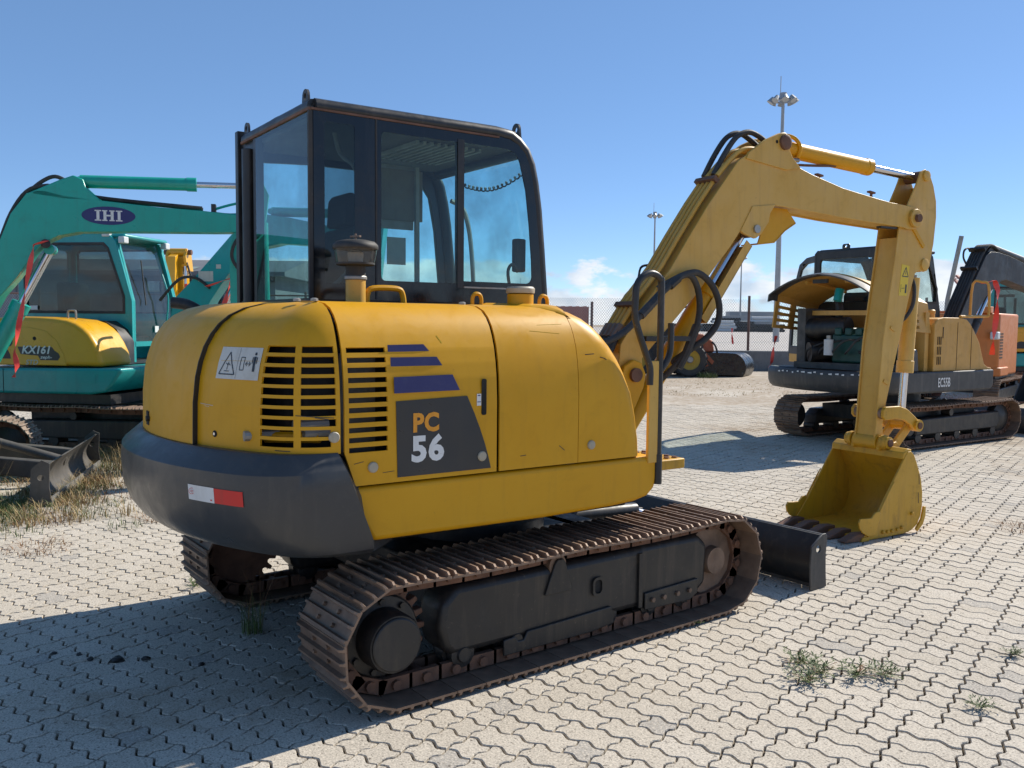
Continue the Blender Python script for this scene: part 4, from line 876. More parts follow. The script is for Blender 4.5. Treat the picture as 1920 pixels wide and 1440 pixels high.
# slack hoses between the hood, boom and boom cylinder
A(MB().tube([(.30, .62, 1.36), (.24, .943, 1.458), (.20, 1.127, 1.573), (.18, 1.30, 1.71), (.17, 1.452, 1.813), (.17, 1.539, 1.825), (.17, 1.597, 1.751), (.17, 1.619, 1.636), (.165, 1.605, 1.519), (.15, 1.565, 1.402), (.11, 1.49, 1.27), (.05, 1.41, 1.17)], .020, 9, 5), 'hydraulic_hose', 'rubber', smooth=60)
A(MB().tube([(.11, 1.33, 1.74), (.16, 1.42, 1.80), (.17, 1.517, 1.838), (.17, 1.612, 1.841), (.17, 1.717, 1.771), (.17, 1.78, 1.655), (.17, 1.771, 1.537), (.16, 1.697, 1.445), (.14, 1.60, 1.378), (.05, 1.50, 1.28)], .021, 9, 5), 'hydraulic_hose', 'rubber', smooth=60)
A(MB().tube([(.20, 1.127, 1.573), (.18, 1.30, 1.71)], .0275, 9), 'hose_sleeve', 'worn_pipe'); A(MB().tube([(.172, 1.37, 1.755), (.17, 1.44, 1.805)], .026, 9), 'hose_sleeve', 'worn_pipe'); A(MB().tube([(.165, 1.605, 1.519), (.14, 1.545, 1.345), (.12, 1.50, 1.25)], .028, 9), 'hose_sleeve', 'rubber')
A(MB().box(.08, .17, 1.20, 1.55, 1.42, 1.45), 'hose_bracket', 'black_frame')
# small fittings on the boom's upper edge
for s_, z_ in ((2.80, 2.535), (3.36, 2.462)):
    f_ = MB().cyl((.05, s_, z_ - .02), (.05, s_, z_ + .035), .010, n=8); f_.bar((.05, s_ - .03, z_ + .042), (.05, s_ + .03, z_ + .034), .03, .012); f_.bar((.05, s_ - .03, z_ - .012), (.05, s_ + .03, z_ - .02), .05, .014); A(f_, 'pipe_saddle', 'rusty_brown', boom)
A(MB().tube([(.02, 2.43, 2.62), (.02, 2.70, 2.635), (.02, 3.0, 2.66)], .010, 6, 3), 'steel_pipe', 'rusty_brown', boom)
# ---- arm cylinder
a0 = Vector((0, 2.372, 2.738)); a1 = Vector((0, 3.93, 2.664)); ad = (a1 - a0).normalized()
ac = A(MB().cyl(a0 + ad * .20, a0 + ad * .99, .056, n=26), 'arm_cylinder', 'yellow_body', smooth=40)
A(MB().lathe([(.035, .0), (.04, .05), (.05, .12), (.056, .2)], a0, ad, 22), 'barrel_end', 'yellow_body', ac); A(MB().cyl(a0 + ad * .96, a0 + ad * 1.02, .060, n=26), 'gland', 'yellow_body', ac, bev=.004)
A(MB().cyl(a0 + ad * 1.0, a1, .029, n=20), 'cylinder_rod', 'chrome', ac); A(MB().cyl(a0 + Vector((-.095, 0, 0)), a0 + Vector((.095, 0, 0)), .045, n=16), 'barrel_eye', 'yellow_boom', ac); A(MB().cyl(a1 + Vector((-.07, 0, 0)), a1 + Vector((.07, 0, 0)), .044, n=16), 'rod_eye', 'rusty_brown', ac)
A(MB().tube([a0 + ad * .04 + Vector((0, 0, .05)), a0 + ad * .12 + Vector((.01, 0, .085)), a0 + ad * .19 + Vector((.04, 0, .07)), a0 + ad * .22 + Vector((.062, 0, .01)), a0 + ad * .21 + Vector((.05, 0, -.06))], .014, 8, 4), 'steel_pipe', 'yellow_body', ac)
A(MB().cyl(a0 + ad * .06 + Vector((.03, 0, -.085)), a0 + ad * .22 + Vector((.05, 0, -.075)), .014, n=10), 'hose_fitting', 'dull_metal', ac)
# ---- arm
ARM = [(3.842, 2.640), (3.862, 2.692), (3.917, 2.714), (3.969, 2.692), (4.026, 2.599), (4.067, 2.483), (4.076, 2.362), (4.056, 2.16), (4.032, 2.063), (4.018, 1.989), (3.99, 1.953), (3.949, 1.942), (3.898, 1.952), (3.848, 1.928), (3.806, 1.819), (3.765, 1.67), (3.723, 1.532), (3.642, 1.235), (3.561, .931), (3.535, .80), (3.545, .66), (3.52, .61), (3.47, .61), (3.445, .66), (3.463, .80), (3.468, .923), (3.502, 1.396), (3.548, 1.698), (3.595, 1.982), (3.634, 2.254), (3.722, 2.425), (3.811, 2.58)]
am = MB()
for x in (-.092, .080): am.prism(ARM, 'x', x, x + .012)
LOW = [p for p in ARM if p[1] < 2.22]
lo_ = [(4.05, 2.2)] + [p for p in ARM if p[1] < 2.2 and ARM.index(p) < 23] + [p for p in ARM if p[1] < 2.2 and ARM.index(p) >= 23] + [(3.63, 2.2)]
am.prism(shrink([p for p in lo_ if not (p[1] < 2.0 and p[0] > 3.86)], .012), 'x', -.081, .081)
am.prism([(4.02, 2.60), (4.06, 2.483), (4.068, 2.362), (4.045, 2.16), (4.03, 2.16), (4.05, 2.362), (4.042, 2.483), (4.005, 2.60)], 'x', -.081, .081)
arm = A(am, 'arm', 'yellow_boom', bev=.003)
A(MB().lathe([(.04, 0), (.04, .012), (.03, .016)], (.092, 3.93, 2.664), (1, 0, 0), 16), 'pin', 'yellow_boom', arm); A(MB().lathe([(.045, 0), (.045, .014), (.036, .018)], (.092, 3.948, 1.998), (1, 0, 0), 16), 'pin', 'yellow_boom', arm)
A(MB().cyl((-.10, 3.497, .66), (.10, 3.497, .66), .058, n=20), 'arm_boss', 'yellow_bucket', arm)
A(MB().bar((.096, 3.76, 2.30), (.096, 3.93, 2.13), .012, .030), 'pin_lock', 'yellow_body', arm)
A(MB().box(.060, .10, 3.42, 3.60, 2.245, 2.258), 'stop_pad', 'black_frame', boom)
for s_, z_ in ((3.60, 1.50), (3.545, 1.10)): A(MB().bar((.0935, s_ - .02, z_ + .018), (.0935, s_ + .035, z_ - .006), .01, .024), 'hose_tab', 'yellow_boom', arm)
lab = [(3.66, 1.755), (3.755, 1.755), (3.775, 1.98), (3.685, 1.99)]
A(MB().prism(lab, 'x', .0925, .0935), 'warning_label', 'decal_yellow', arm, smooth=0)
wl = MB()
for p, q in (((3.695, 1.90), (3.762, 1.898)), ((3.762, 1.898), (3.735, 1.968)), ((3.735, 1.968), (3.695, 1.90))): wl.bar((.0938, *p), (.0938, *q), .007, .0006, up=(1, 0, 0))
wl.bar((.0938, 3.733, 1.915), (.0938, 3.735, 1.94), .006, .0006, up=(1, 0, 0)); wl.bar((.0938, 3.738, 1.775), (.0938, 3.742, 1.84), .018, .0006, up=(1, 0, 0)); wl.bar((.0938, 3.69, 1.81), (.0938, 3.725, 1.812), .004, .0006, up=(1, 0, 0)); wl.bar((.0938, 3.68, 1.78), (.0938, 3.683, 1.84), .004, .0006, up=(1, 0, 0))
A(wl, 'print', 'decal_black', arm, smooth=0)
# bucket cylinder
b0 = Vector((0, 3.948, 1.998)); b1 = Vector((0, 3.872, .768)); bd = (b1 - b0).normalized()
bcy = A(MB().cyl(b0 + bd * .10, b0 + bd * .83, .058, n=26), 'bucket_cylinder', 'yellow_boom', smooth=40)
A(MB().cyl(b0 + bd * .74, b0 + bd * .835, .064, n=26), 'gland', 'yellow_boom', bcy, bev=.004); A(MB().cyl(b0 + bd * .82, b1, .029, n=20), 'cylinder_rod', 'chrome', bcy); A(MB().cyl(b0 + Vector((-.06, 0, 0)), b0 + Vector((.06, 0, 0)), .055, n=16), 'barrel_eye', 'yellow_boom', bcy); A(MB().cyl(b1 + Vector((-.06, 0, 0)), b1 + Vector((.06, 0, 0)), .045, n=16), 'rod_eye', 'yellow_bucket', bcy)
A(MB().tube([(.03, 3.86, 1.93), (.06, 3.885, 1.84), (.065, 3.875, 1.70), (.05, 3.82, 1.60), (.02, 3.77, 1.55)], .014, 8, 5), 'hydraulic_hose', 'rubber', bcy)
A(MB().cyl((.03, 3.93, 1.92), (.03, 3.92, 1.80), .018, n=10), 'hose_fitting', 'dull_metal', bcy)
# ---- linkage
for sd_ in (1, -1):
    lk = [(3.47, .90), (3.50, .925), (3.56, .925), (3.66, .925), (3.75, .90), (3.83, .85), (3.90, .80), (3.915, .765), (3.89, .73), (3.845, .735), (3.80, .775), (3.72, .815), (3.62, .83), (3.50, .825), (3.47, .85)]
    x = .118 if sd_ > 0 else -.144
    l_ = A(MB().prism(lk, 'x', x, x + .026), 'tilt_link', 'yellow_bucket', bev=.006)
    A(MB().cyl((x + .013 - .025, 3.878, .768), (x + .013 + .032 * sd_, 3.878, .768), .046, n=18), 'boss', 'yellow_bucket', l_); A(MB().cyl((x + .013, 3.878, .768), (x + .013 + .040 * sd_, 3.878, .768), .026, n=14), 'pin', 'rusty_brown', l_)
    A(MB().cyl((.085 * sd_, 3.51, .873), ((.118) * sd_, 3.51, .873), .042, n=16), 'spacer', 'rusty_steel', l_)
hl = MB()
for x in (-.085, .060): hl.prism([(3.845, .80), (3.905, .80), (3.92, .755), (3.72, .575), (3.66, .56), (3.63, .60), (3.82, .76)], 'x', x, x + .025)
A(hl, 'connecting_link', 'yellow_bucket', bev=.006)
# ---- bucket
BK = [(3.50, .585), (3.525, .612), (3.562, .612), (3.598, .582), (3.634, .52), (3.69, .40), (3.712, .30), (3.716, .20), (3.70, .12), (3.665, .06), (3.60, .022), (3.52, .008), (3.30, .004), (3.07, .004), (3.05, .02), (3.09, .05), (3.142, .105), (3.21, .190), (3.35, .378)]
bk = MB()
for x in (-.322, .308): bk.prism(BK, 'x', x, x + .014)
shell = [(3.06, .010), (3.30, .010), (3.52, .014), (3.60, .028), (3.66, .066), (3.695, .125), (3.708, .20), (3.70, .30), (3.66, .42), (3.61, .51), (3.575, .575), (3.50, .60)]
sh_in = [(3.06, .026), (3.30, .026), (3.51, .030), (3.585, .045), (3.64, .08), (3.672, .135), (3.686, .20), (3.679, .295), (3.64, .41), (3.59, .495), (3.555, .555), (3.495, .575)]
bk.prism(shell + sh_in[::-1], 'x', -.310, .310)
bucket = A(bk, 'bucket', 'yellow_bucket', bev=.004)
A(MB().prism([(3.035, .0), (3.12, .0), (3.12, .032), (3.05, .030)], 'x', -.33, .33), 'lip_plate', 'yellow_bucket', bucket, bev=.004)
A(MB().prism([(3.475, .555), (3.56, .60), (3.575, .625), (3.53, .635), (3.48, .605)], 'x', -.318, .318), 'top_beam', 'yellow_bucket', bucket, bev=.008)
for k in range(5):
    x = -.285 + k * .1425
    A(MB().add([(x - .034, 3.12, .002), (x + .034, 3.12, .002), (x + .034, 3.12, .055), (x - .034, 3.12, .055), (x - .036, 2.875, .010), (x + .036, 2.875, .010), (x + .036, 2.878, .020), (x - .036, 2.878, .020), (x - .034, 3.02, .004), (x + .034, 3.02, .004), (x + .034, 3.02, .062), (x - .034, 3.02, .062)],
               [(3, 2, 1, 0), (4, 5, 6, 7), (0, 1, 9, 8), (8, 9, 5, 4), (2, 3, 11, 10), (10, 11, 7, 6), (1, 2, 10, 9), (9, 10, 6, 5), (3, 0, 8, 11), (11, 8, 4, 7)]), 'bucket_tooth', 'rusty_brown', bucket, bev=.006)
for sd_ in (1, -1):
    x = .322 if sd_ > 0 else -.336
    A(MB().prism([(3.10, .035), (3.035, .07), (3.005, .105), (2.995, .145), (3.015, .172), (3.07, .168), (3.13, .165), (3.17, .20), (3.205, .205), (3.235, .185), (3.19, .08), (3.16, .035)], 'x', x, x + .014), 'side_cutter', 'yellow_bucket', bucket, bev=.004)
    A(MB().prism([(3.46, .60), (3.455, .655), (3.475, .70), (3.52, .705), (3.545, .67), (3.60, .64), (3.66, .655), (3.70, .62), (3.69, .55), (3.62, .50), (3.55, .58)], 'x', .112 * sd_ - .014, .112 * sd_ + .014), 'hanger', 'yellow_bucket', bucket, bev=.005)
    A(MB().lathe([(.055, 0), (.055, .03), (.045, .045), (.045, .06), (.03, .064)], (.126 * sd_, 3.497, .66), (sd_, 0, 0), 18), 'pin_boss', 'yellow_bucket', bucket)
    A(MB().lathe([(.03, 0), (.028, .012)], (.188 * sd_, 3.497, .66), (sd_, 0, 0), 14), 'pin', 'rusty_brown', bucket)
    for s_, z_ in ((3.27, .048), (3.32, .045), (3.37, .045), (3.43, .05), (3.48, .058), (3.59, .15)): A(MB().lathe([(.013, 0), (.013, .012), (.006, .018)], (.323 * sd_, s_, z_), (sd_, 0, 0), 8), 'rivet', 'yellow_bucket', bucket)
    A(MB().prism([(3.66, .01), (3.72, .06), (3.745, .12), (3.745, .19), (3.722, .19), (3.70, .10), (3.64, .03)], 'x', x - .004, x + .012), 'wear_strip', 'yellow_bucket', bucket, bev=.003)
    A(MB().prism([(3.345, .37), (3.375, .405), (3.245, .205), (3.215, .19)], 'x', x, x + .008), 'edge_strip', 'yellow_bucket', bucket)
for z_ in ((.22, .30), (.36, .44)): A(MB().prism([(3.665, z_[0]), (3.671, z_[0]), (3.664, z_[1]), (3.658, z_[1])], 'x', .3225, .3235), 'scratch', 'rubber', bucket)
# ================================================================ OTHER MACHINES
def make_cab(root, M, x0, x1, y0, y1, z0, z1, lean, mat, glassm='glass_dark', win_z=None, name='cab'):
    """box cab with real window openings; front edge leans back by `lean` at the top"""
    wz = win_z or (z0 + .62)
    c = MB().box(x0 + .04, x1 - .04, y0 + .04, y1 - .10, z1 - .05, z1); cb = c.build(name, mat, root, M, bev=.03, seg=3)
    side = [(y0, z0), (y0, z1 - .06), (y0 + .06, z1 - .005), (y1 - lean - .10, z1 - .005), (y1 - lean, z1 - .09), (y1, z0 + .75), (y1, z0)]
    hole = [(y0 + .09, wz), (y0 + .09, z1 - .16), (y0 + .13, z1 - .12), (y1 - lean - .16, z1 - .12), (y1 - lean - .10, z1 - .18), (y1 - .10, wz + .2), (y1 - .10, wz)]
    for x in (x0, x1 - .04):
        MB().holed(side, [hole], 'x', x, x + .04).build('side_frame', mat, cb, M, bev=.006)
        MB().prism(hole, 'x', x + .018, x + .022).build('side_window', glassm, cb, M, smooth=0)
        MB().holed(shrink(hole, -.012), [shrink(hole, .02)], 'x', x + .041 if x > (x0 + x1) / 2 - .1 else x - .004, x + .045 if x > (x0 + x1) / 2 - .1 else x - .001).build('window_seal', 'rubber', cb, M, smooth=0)
    rh = rrect(x0 + .10, x1 - .10, wz, z1 - .14, .05)
    MB().holed([(x0 + .04, z0), (x1 - .04, z0), (x1 - .04, z1 - .03), (x0 + .04, z1 - .03)], [rh], 'y', y0, y0 + .04).build('rear_frame', mat, cb, M, bev=.006)
    MB().prism(rh, 'y', y0 + .018, y0 + .022).build('rear_window', glassm, cb, M, smooth=0)
    yf = lambda z: y1 - lean * max(0, min(1, (z - z0 - .75) / (z1 - z0 - .84)))
    for x in (x0 + .04, x1 - .07): MB().bar((x + .015, y1 - .02, z0), (x + .015, y1 - .02, z0 + .75), .035, .04, up=(0, 1, 0)).bar((x + .015, y1 - .02, z0 + .74), (x + .015, yf(z1) - .02, z1 - .06), .035, .04, up=(0, 1, 0)).build('front_pillar', mat, cb, M)
    MB().grid([[(x, yf(z) - .03, z) for x in (x0 + .07, x1 - .07)] for z in (z0 + .25, z0 + .75, z1 - .07)]).build('windscreen', 'glass_clear', cb, M, solid=.004)
    MB().bar((x0 + .05, y1 - .02, z0 + .22), (x1 - .05, y1 - .02, z0 + .22), .04, .06).build('sill', mat, cb, M)
    s = MB().prism([(y0 + .35, z0 + .2), (y0 + .32, z0 + .95), (y0 + .36, z0 + 1.0), (y0 + .44, z0 + .95), (y0 + .48, z0 + .35), (y0 + .95, z0 + .33), (y0 + .95, z0 + .2)], 'x', x0 + .25, x1 - .25); s.build('operator_seat', 'seat_fabric', cb, M, bev=.03)
    MB().box(x0 + .03, x1 - .03, y0 + .03, y1 - .02, z0 - .02, z0 + .02).build('cab_floor', 'black_frame', cb, M)
    return cb
def cylinder(root, M, p0, p1, rb, rr, frac, mat, l=0.0, name='hydraulic_cylinder'):
    p0 = Vector(p0); p1 = Vector(p1); d = (p1 - p0)
    c = MB().cyl(p0, p0 + d * frac, rb, n=20).build(name, mat, root, M, smooth=40)
    MB().cyl(p0 + d * (frac - .04), p0 + d * (frac + .015), rb * 1.10, n=20).build('gland', mat, c, M)
    MB().cyl(p0 + d * frac, p1, rr, n=16).build('cylinder_rod', 'chrome', c, M)
    for q in (p0, p1): MB().cyl(q + Vector((-.06, 0, 0)), q + Vector((.06, 0, 0)), rb * .62, n=14).build('eye', mat, c, M)
    return c
def plates(root, M, outl, hw, mat, name, bev=.004):
    return MB().prism(outl, 'x', -hw, hw).build(name, mat, root, M, bev=bev)
def simple_bucket(root, M, s, z, mat, hw=.30):
    pr = [(s - .30, z - .38), (s, z - .42), (s + .22, z - .34), (s + .28, z - .15), (s + .20, z + .06), (s + .02, z + .08)]
    b = MB(); b.prism(pr + [(y * .94 + s * .06, q * .94 + z * .06 - .01) for y, q in pr[::-1]], 'x', -hw, hw)
    for x in (-hw, hw - .02): b.prism(pr, 'x', x, x + .02)
    bk = b.build('bucket', mat, root, M, bev=.004)
    for k in range(4): MB().bar((-hw + .06 + k * (2 * hw - .12) / 3, s - .28, z - .38), (-hw + .06 + k * (2 * hw - .12) / 3, s - .44, z - .37), .06, .035).build('bucket_tooth', 'rusty_brown', bk, M)
    return bk
def under(root, xc, wid, yr, yf, zc, r, n, shoe='rusty_steel'):
    for sd_ in (1, -1):
        crawler(root, I4, sd_, xc * sd_, wid, yr, yf, zc, zc, r, n, shoe_mat=shoe, detail=True)
        xo = sorted(((xc + .09) * sd_, (xc - .10) * sd_))
        f = MB().prism([(yr + .24, zc - .13), (yf - .16, zc - .13), (yf - .10, zc - .06), (yf - .12, zc + .10), (yr + .36, zc + .08), (yr + .26, zc)], 'x', *xo).build('track_frame', 'black_frame', root, I4, bev=.02)
        MB().lathe([(.17, 0), (.17, .04), (.12, .05), (.115, .15), (.10, .16)], ((xc - .0) * sd_, yr, zc), (sd_, 0, 0), 24).build('sprocket', 'black_frame', root, I4)
        MB().lathe([(.06, -.1), (.20, -.05), (.21, 0), (.20, .05), (.06, .1)], (xc * sd_, yf, zc), (1, 0, 0), 24).build('idler', 'black_frame', root, I4)
        for y in np.linspace(yr + .3, yf - .25, 5): MB().cyl(((xc - .09) * sd_, y, zc - .16), ((xc + .085) * sd_, y, zc - .16), .062, n=14).build('track_roller', 'black_frame', root, I4)
        MB().cyl(((xc - .05) * sd_, (yr + yf) / 2 - .1, zc + .13), ((xc + .07) * sd_, (yr + yf) / 2 - .1, zc + .13), .045, n=14).build('carrier_roller', 'black_frame', root, I4)
    MB().box(-xc + .1, xc - .1, yr + .4, yf - .4, zc - .02, zc + .16).build('centre_frame', 'black_frame', root, I4)
    MB().lathe([(.40, zc + .15), (.40, .66)], (0, 0, 0), n=28).build('slew_ring', 'black_frame', root, I4)
def dozer(root, y, hw, h, mat, arm_from):
    p = blade_profile(y - .10, .01, h)
    b = MB().prism(p + [(a - .02, q) for a, q in p[::-1]], 'x', -hw, hw).build('dozer_blade', mat, root, I4, bev=.004)
    for x in (-hw - .012, hw): MB().holed([(y - .12, .0), (y + .05, .0), (y + .03, h * .5), (y + .04, h + .02), (y - .02, h + .05), (y - .10, h - .02)], [arc((y - .03, h * .72), .025, 0, 330, 8)], 'x', x, x + .012).build('end_plate', mat, b, I4)
    MB().box(-hw, hw, y + .03, y + .045, .0, .07).build('cutting_edge', 'dull_metal', b, I4)
    for x in (-.40, .40): MB().prism([(arm_from, .22), (arm_from, .36), (y - .08, .28), (y - .08, .12)], 'x', x - .05, x + .05).build('blade_arm', mat, b, I4, bev=.01)
    MB().cyl((0, arm_from, .45), (0, y - .06, .22), .04, n=14).build('blade_cylinder', mat, b, I4)
    return b

# ---- green-teal excavator at the left edge: blade, one track and the boom are in view
IH = thing('crawler_excavator', 'green excavator at left edge, blue IHI oval on its raised boom', 'excavator', (-5.59, -2.65, 0), 22.4)
under(IH, .78, .40, -1.0, 1.0, .285, .255, 40, 'pale_rust')
dozer(IH, 1.74, .99, .33, 'dry_steel', 1.0)
hb = MB().prism([(-.95, -1.0), (-.75, -1.38), (.75, -1.38), (.95, -1.0), (.95, .35), (.6, .55), (-.9, .55)], 'z', .68, 1.0).build('lower_body', 'teal_paint', IH, I4, bev=.04)
MB().prism([(-.92, -1.0), (-.72, -1.34), (.72, -1.34), (.92, -1.0), (.92, .2), (.3, .3), (.1, -.5), (-.9, -.6)], 'z', 1.0, 1.52).build('engine_hood', 'teal_paint', IH, I4, bev=.08, seg=3)
make_cab(IH, I4, -.94, .02, -.62, .62, 1.0, 2.45, .12, 'teal_paint')
swi = MB().prism([(.5, .66), (.92, .66), (1.0, 1.0), (.95, 1.22), (.80, 1.25), (.72, 1.0), (.5, .95)], 'x', -.16, .16).build('swing_post', 'teal_paint', IH, I4, bev=.01)
IB = [(.78, 1.08), (.90, 1.12), (1.21, 1.72), (1.34, 1.88), (1.42, 2.0), (1.48, 2.10), (1.56, 2.19), (1.69, 2.262), (1.86, 2.30), (2.31, 2.318), (3.0, 2.335), (3.26, 2.345), (3.34, 2.40), (3.32, 2.49), (3.24, 2.502), (2.91, 2.53), (2.54, 2.545), (2.09, 2.582), (1.74, 2.615), (1.60, 2.650), (1.53, 2.652), (1.44, 2.622), (1.31, 2.44), (1.22, 2.21), (1.0, 1.72), (.76, 1.30), (.72, 1.15)]
ib = plates(IH, I4, IB, .10, 'teal_paint', 'boom')
MB().prism([(1.44, 2.62), (1.70, 2.75), (1.82, 2.80), (1.90, 2.77), (1.92, 2.70), (2.05, 2.58), (1.75, 2.58)], 'x', -.10, .10).build('cylinder_ear', 'teal_paint', ib, I4, bev=.01)
cylinder(IH, I4, (0, 1.86, 2.76), (0, 3.42, 2.79), .058, .028, .62, 'teal_paint', name='arm_cylinder')
cylinder(IH, I4, (0, .92, .82), (0, 1.60, 2.14), .075, .036, .62, 'teal_paint', name='boom_cylinder')
ia = plates(IH, I4, [(3.30, 2.86), (3.42, 2.88), (3.50, 2.70), (3.46, 2.40), (3.34, 1.6), (3.26, .80), (3.20, .74), (3.13, .80), (3.14, 1.6), (3.14, 2.2), (3.22, 2.5)], .085, 'teal_paint', 'arm')
simple_bucket(IH, I4, 3.25, .70, 'teal_paint'); cylinder(IH, I4, (0, 3.44, 2.45), (0, 3.46, .95), .05, .025, .6, 'teal_paint', name='bucket_cylinder')
for x, l_ in ((-.05, .02), (.05, .0)):
    MB().tube([(x, .95, 1.62), (x, 1.19, 2.17), (x, 1.30, 2.45), (x, 1.43, 2.645), (x, 1.58, 2.70 + l_), (x, 1.78, 2.66), (x, 2.1, 2.61), (x, 2.9, 2.56)], .017, 7, 4).build('hydraulic_hose', 'rubber', ib, I4)
MB().tube([(.03, 1.44, 2.64), (.03, 1.55, 2.74), (.03, 1.66, 2.79), (.03, 1.78, 2.74), (.03, 1.92, 2.70)], .018, 7, 5).build('hydraulic_hose', 'rubber', ib, I4)
MB().box(-.06, .07, 2.98, 3.02, 2.50, 2.60).build('pipe_saddle', 'rubber', ib, I4)
for z0_ in (.03, .0): MB().tube([(.05, 3.0, 2.55 - z0_), (.05, 3.15, 2.60 - z0_ * 3), (.05, 3.35, 2.65 - z0_ * 4)], .013, 6, 3).build('steel_pipe', 'teal_paint', ib, I4)
MB().tube([(.10, 3.30, 2.35), (.12, 3.20, 2.26), (.12, 3.16, 2.12), (.12, 3.22, 2.0), (.11, 3.3, 1.94)], .016, 7, 5).build('hydraulic_hose', 'rubber', ib, I4)
MB().lathe([(.04, 0), (.04, .014), (.02, .018)], (.10, 1.585, 2.185), (1, 0, 0), 14).build('pin', 'black_frame', ib, I4)
MB().prism([(2.105 + .225 * math.cos(a), 2.452 + .082 * math.sin(a)) for a in np.linspace(0, 2 * math.pi, 33)[:-1]], 'x', .1005, .1022).build('oval_badge', 'decal_blue', ib, I4, smooth=0)
lt_ = MB()
def slab(y0, y1, z0, z1): lt_.box(.1026, .1034, y0, y1, z0, z1)
for yc in (2.017, 2.193):
    slab(yc - .012, yc + .012, 2.41, 2.495); slab(yc - .027, yc + .027, 2.405, 2.415); slab(yc - .027, yc + .027, 2.49, 2.50)
for yc in (2.075, 2.135): slab(yc - .012, yc + .012, 2.41, 2.495); slab(yc - .023, yc + .020, 2.405, 2.415); slab(yc - .023, yc + .020, 2.49, 2.50)
slab(2.075, 2.135, 2.446, 2.460)
lt_.build('lettering', 'decal_white', ib, I4, smooth=0)

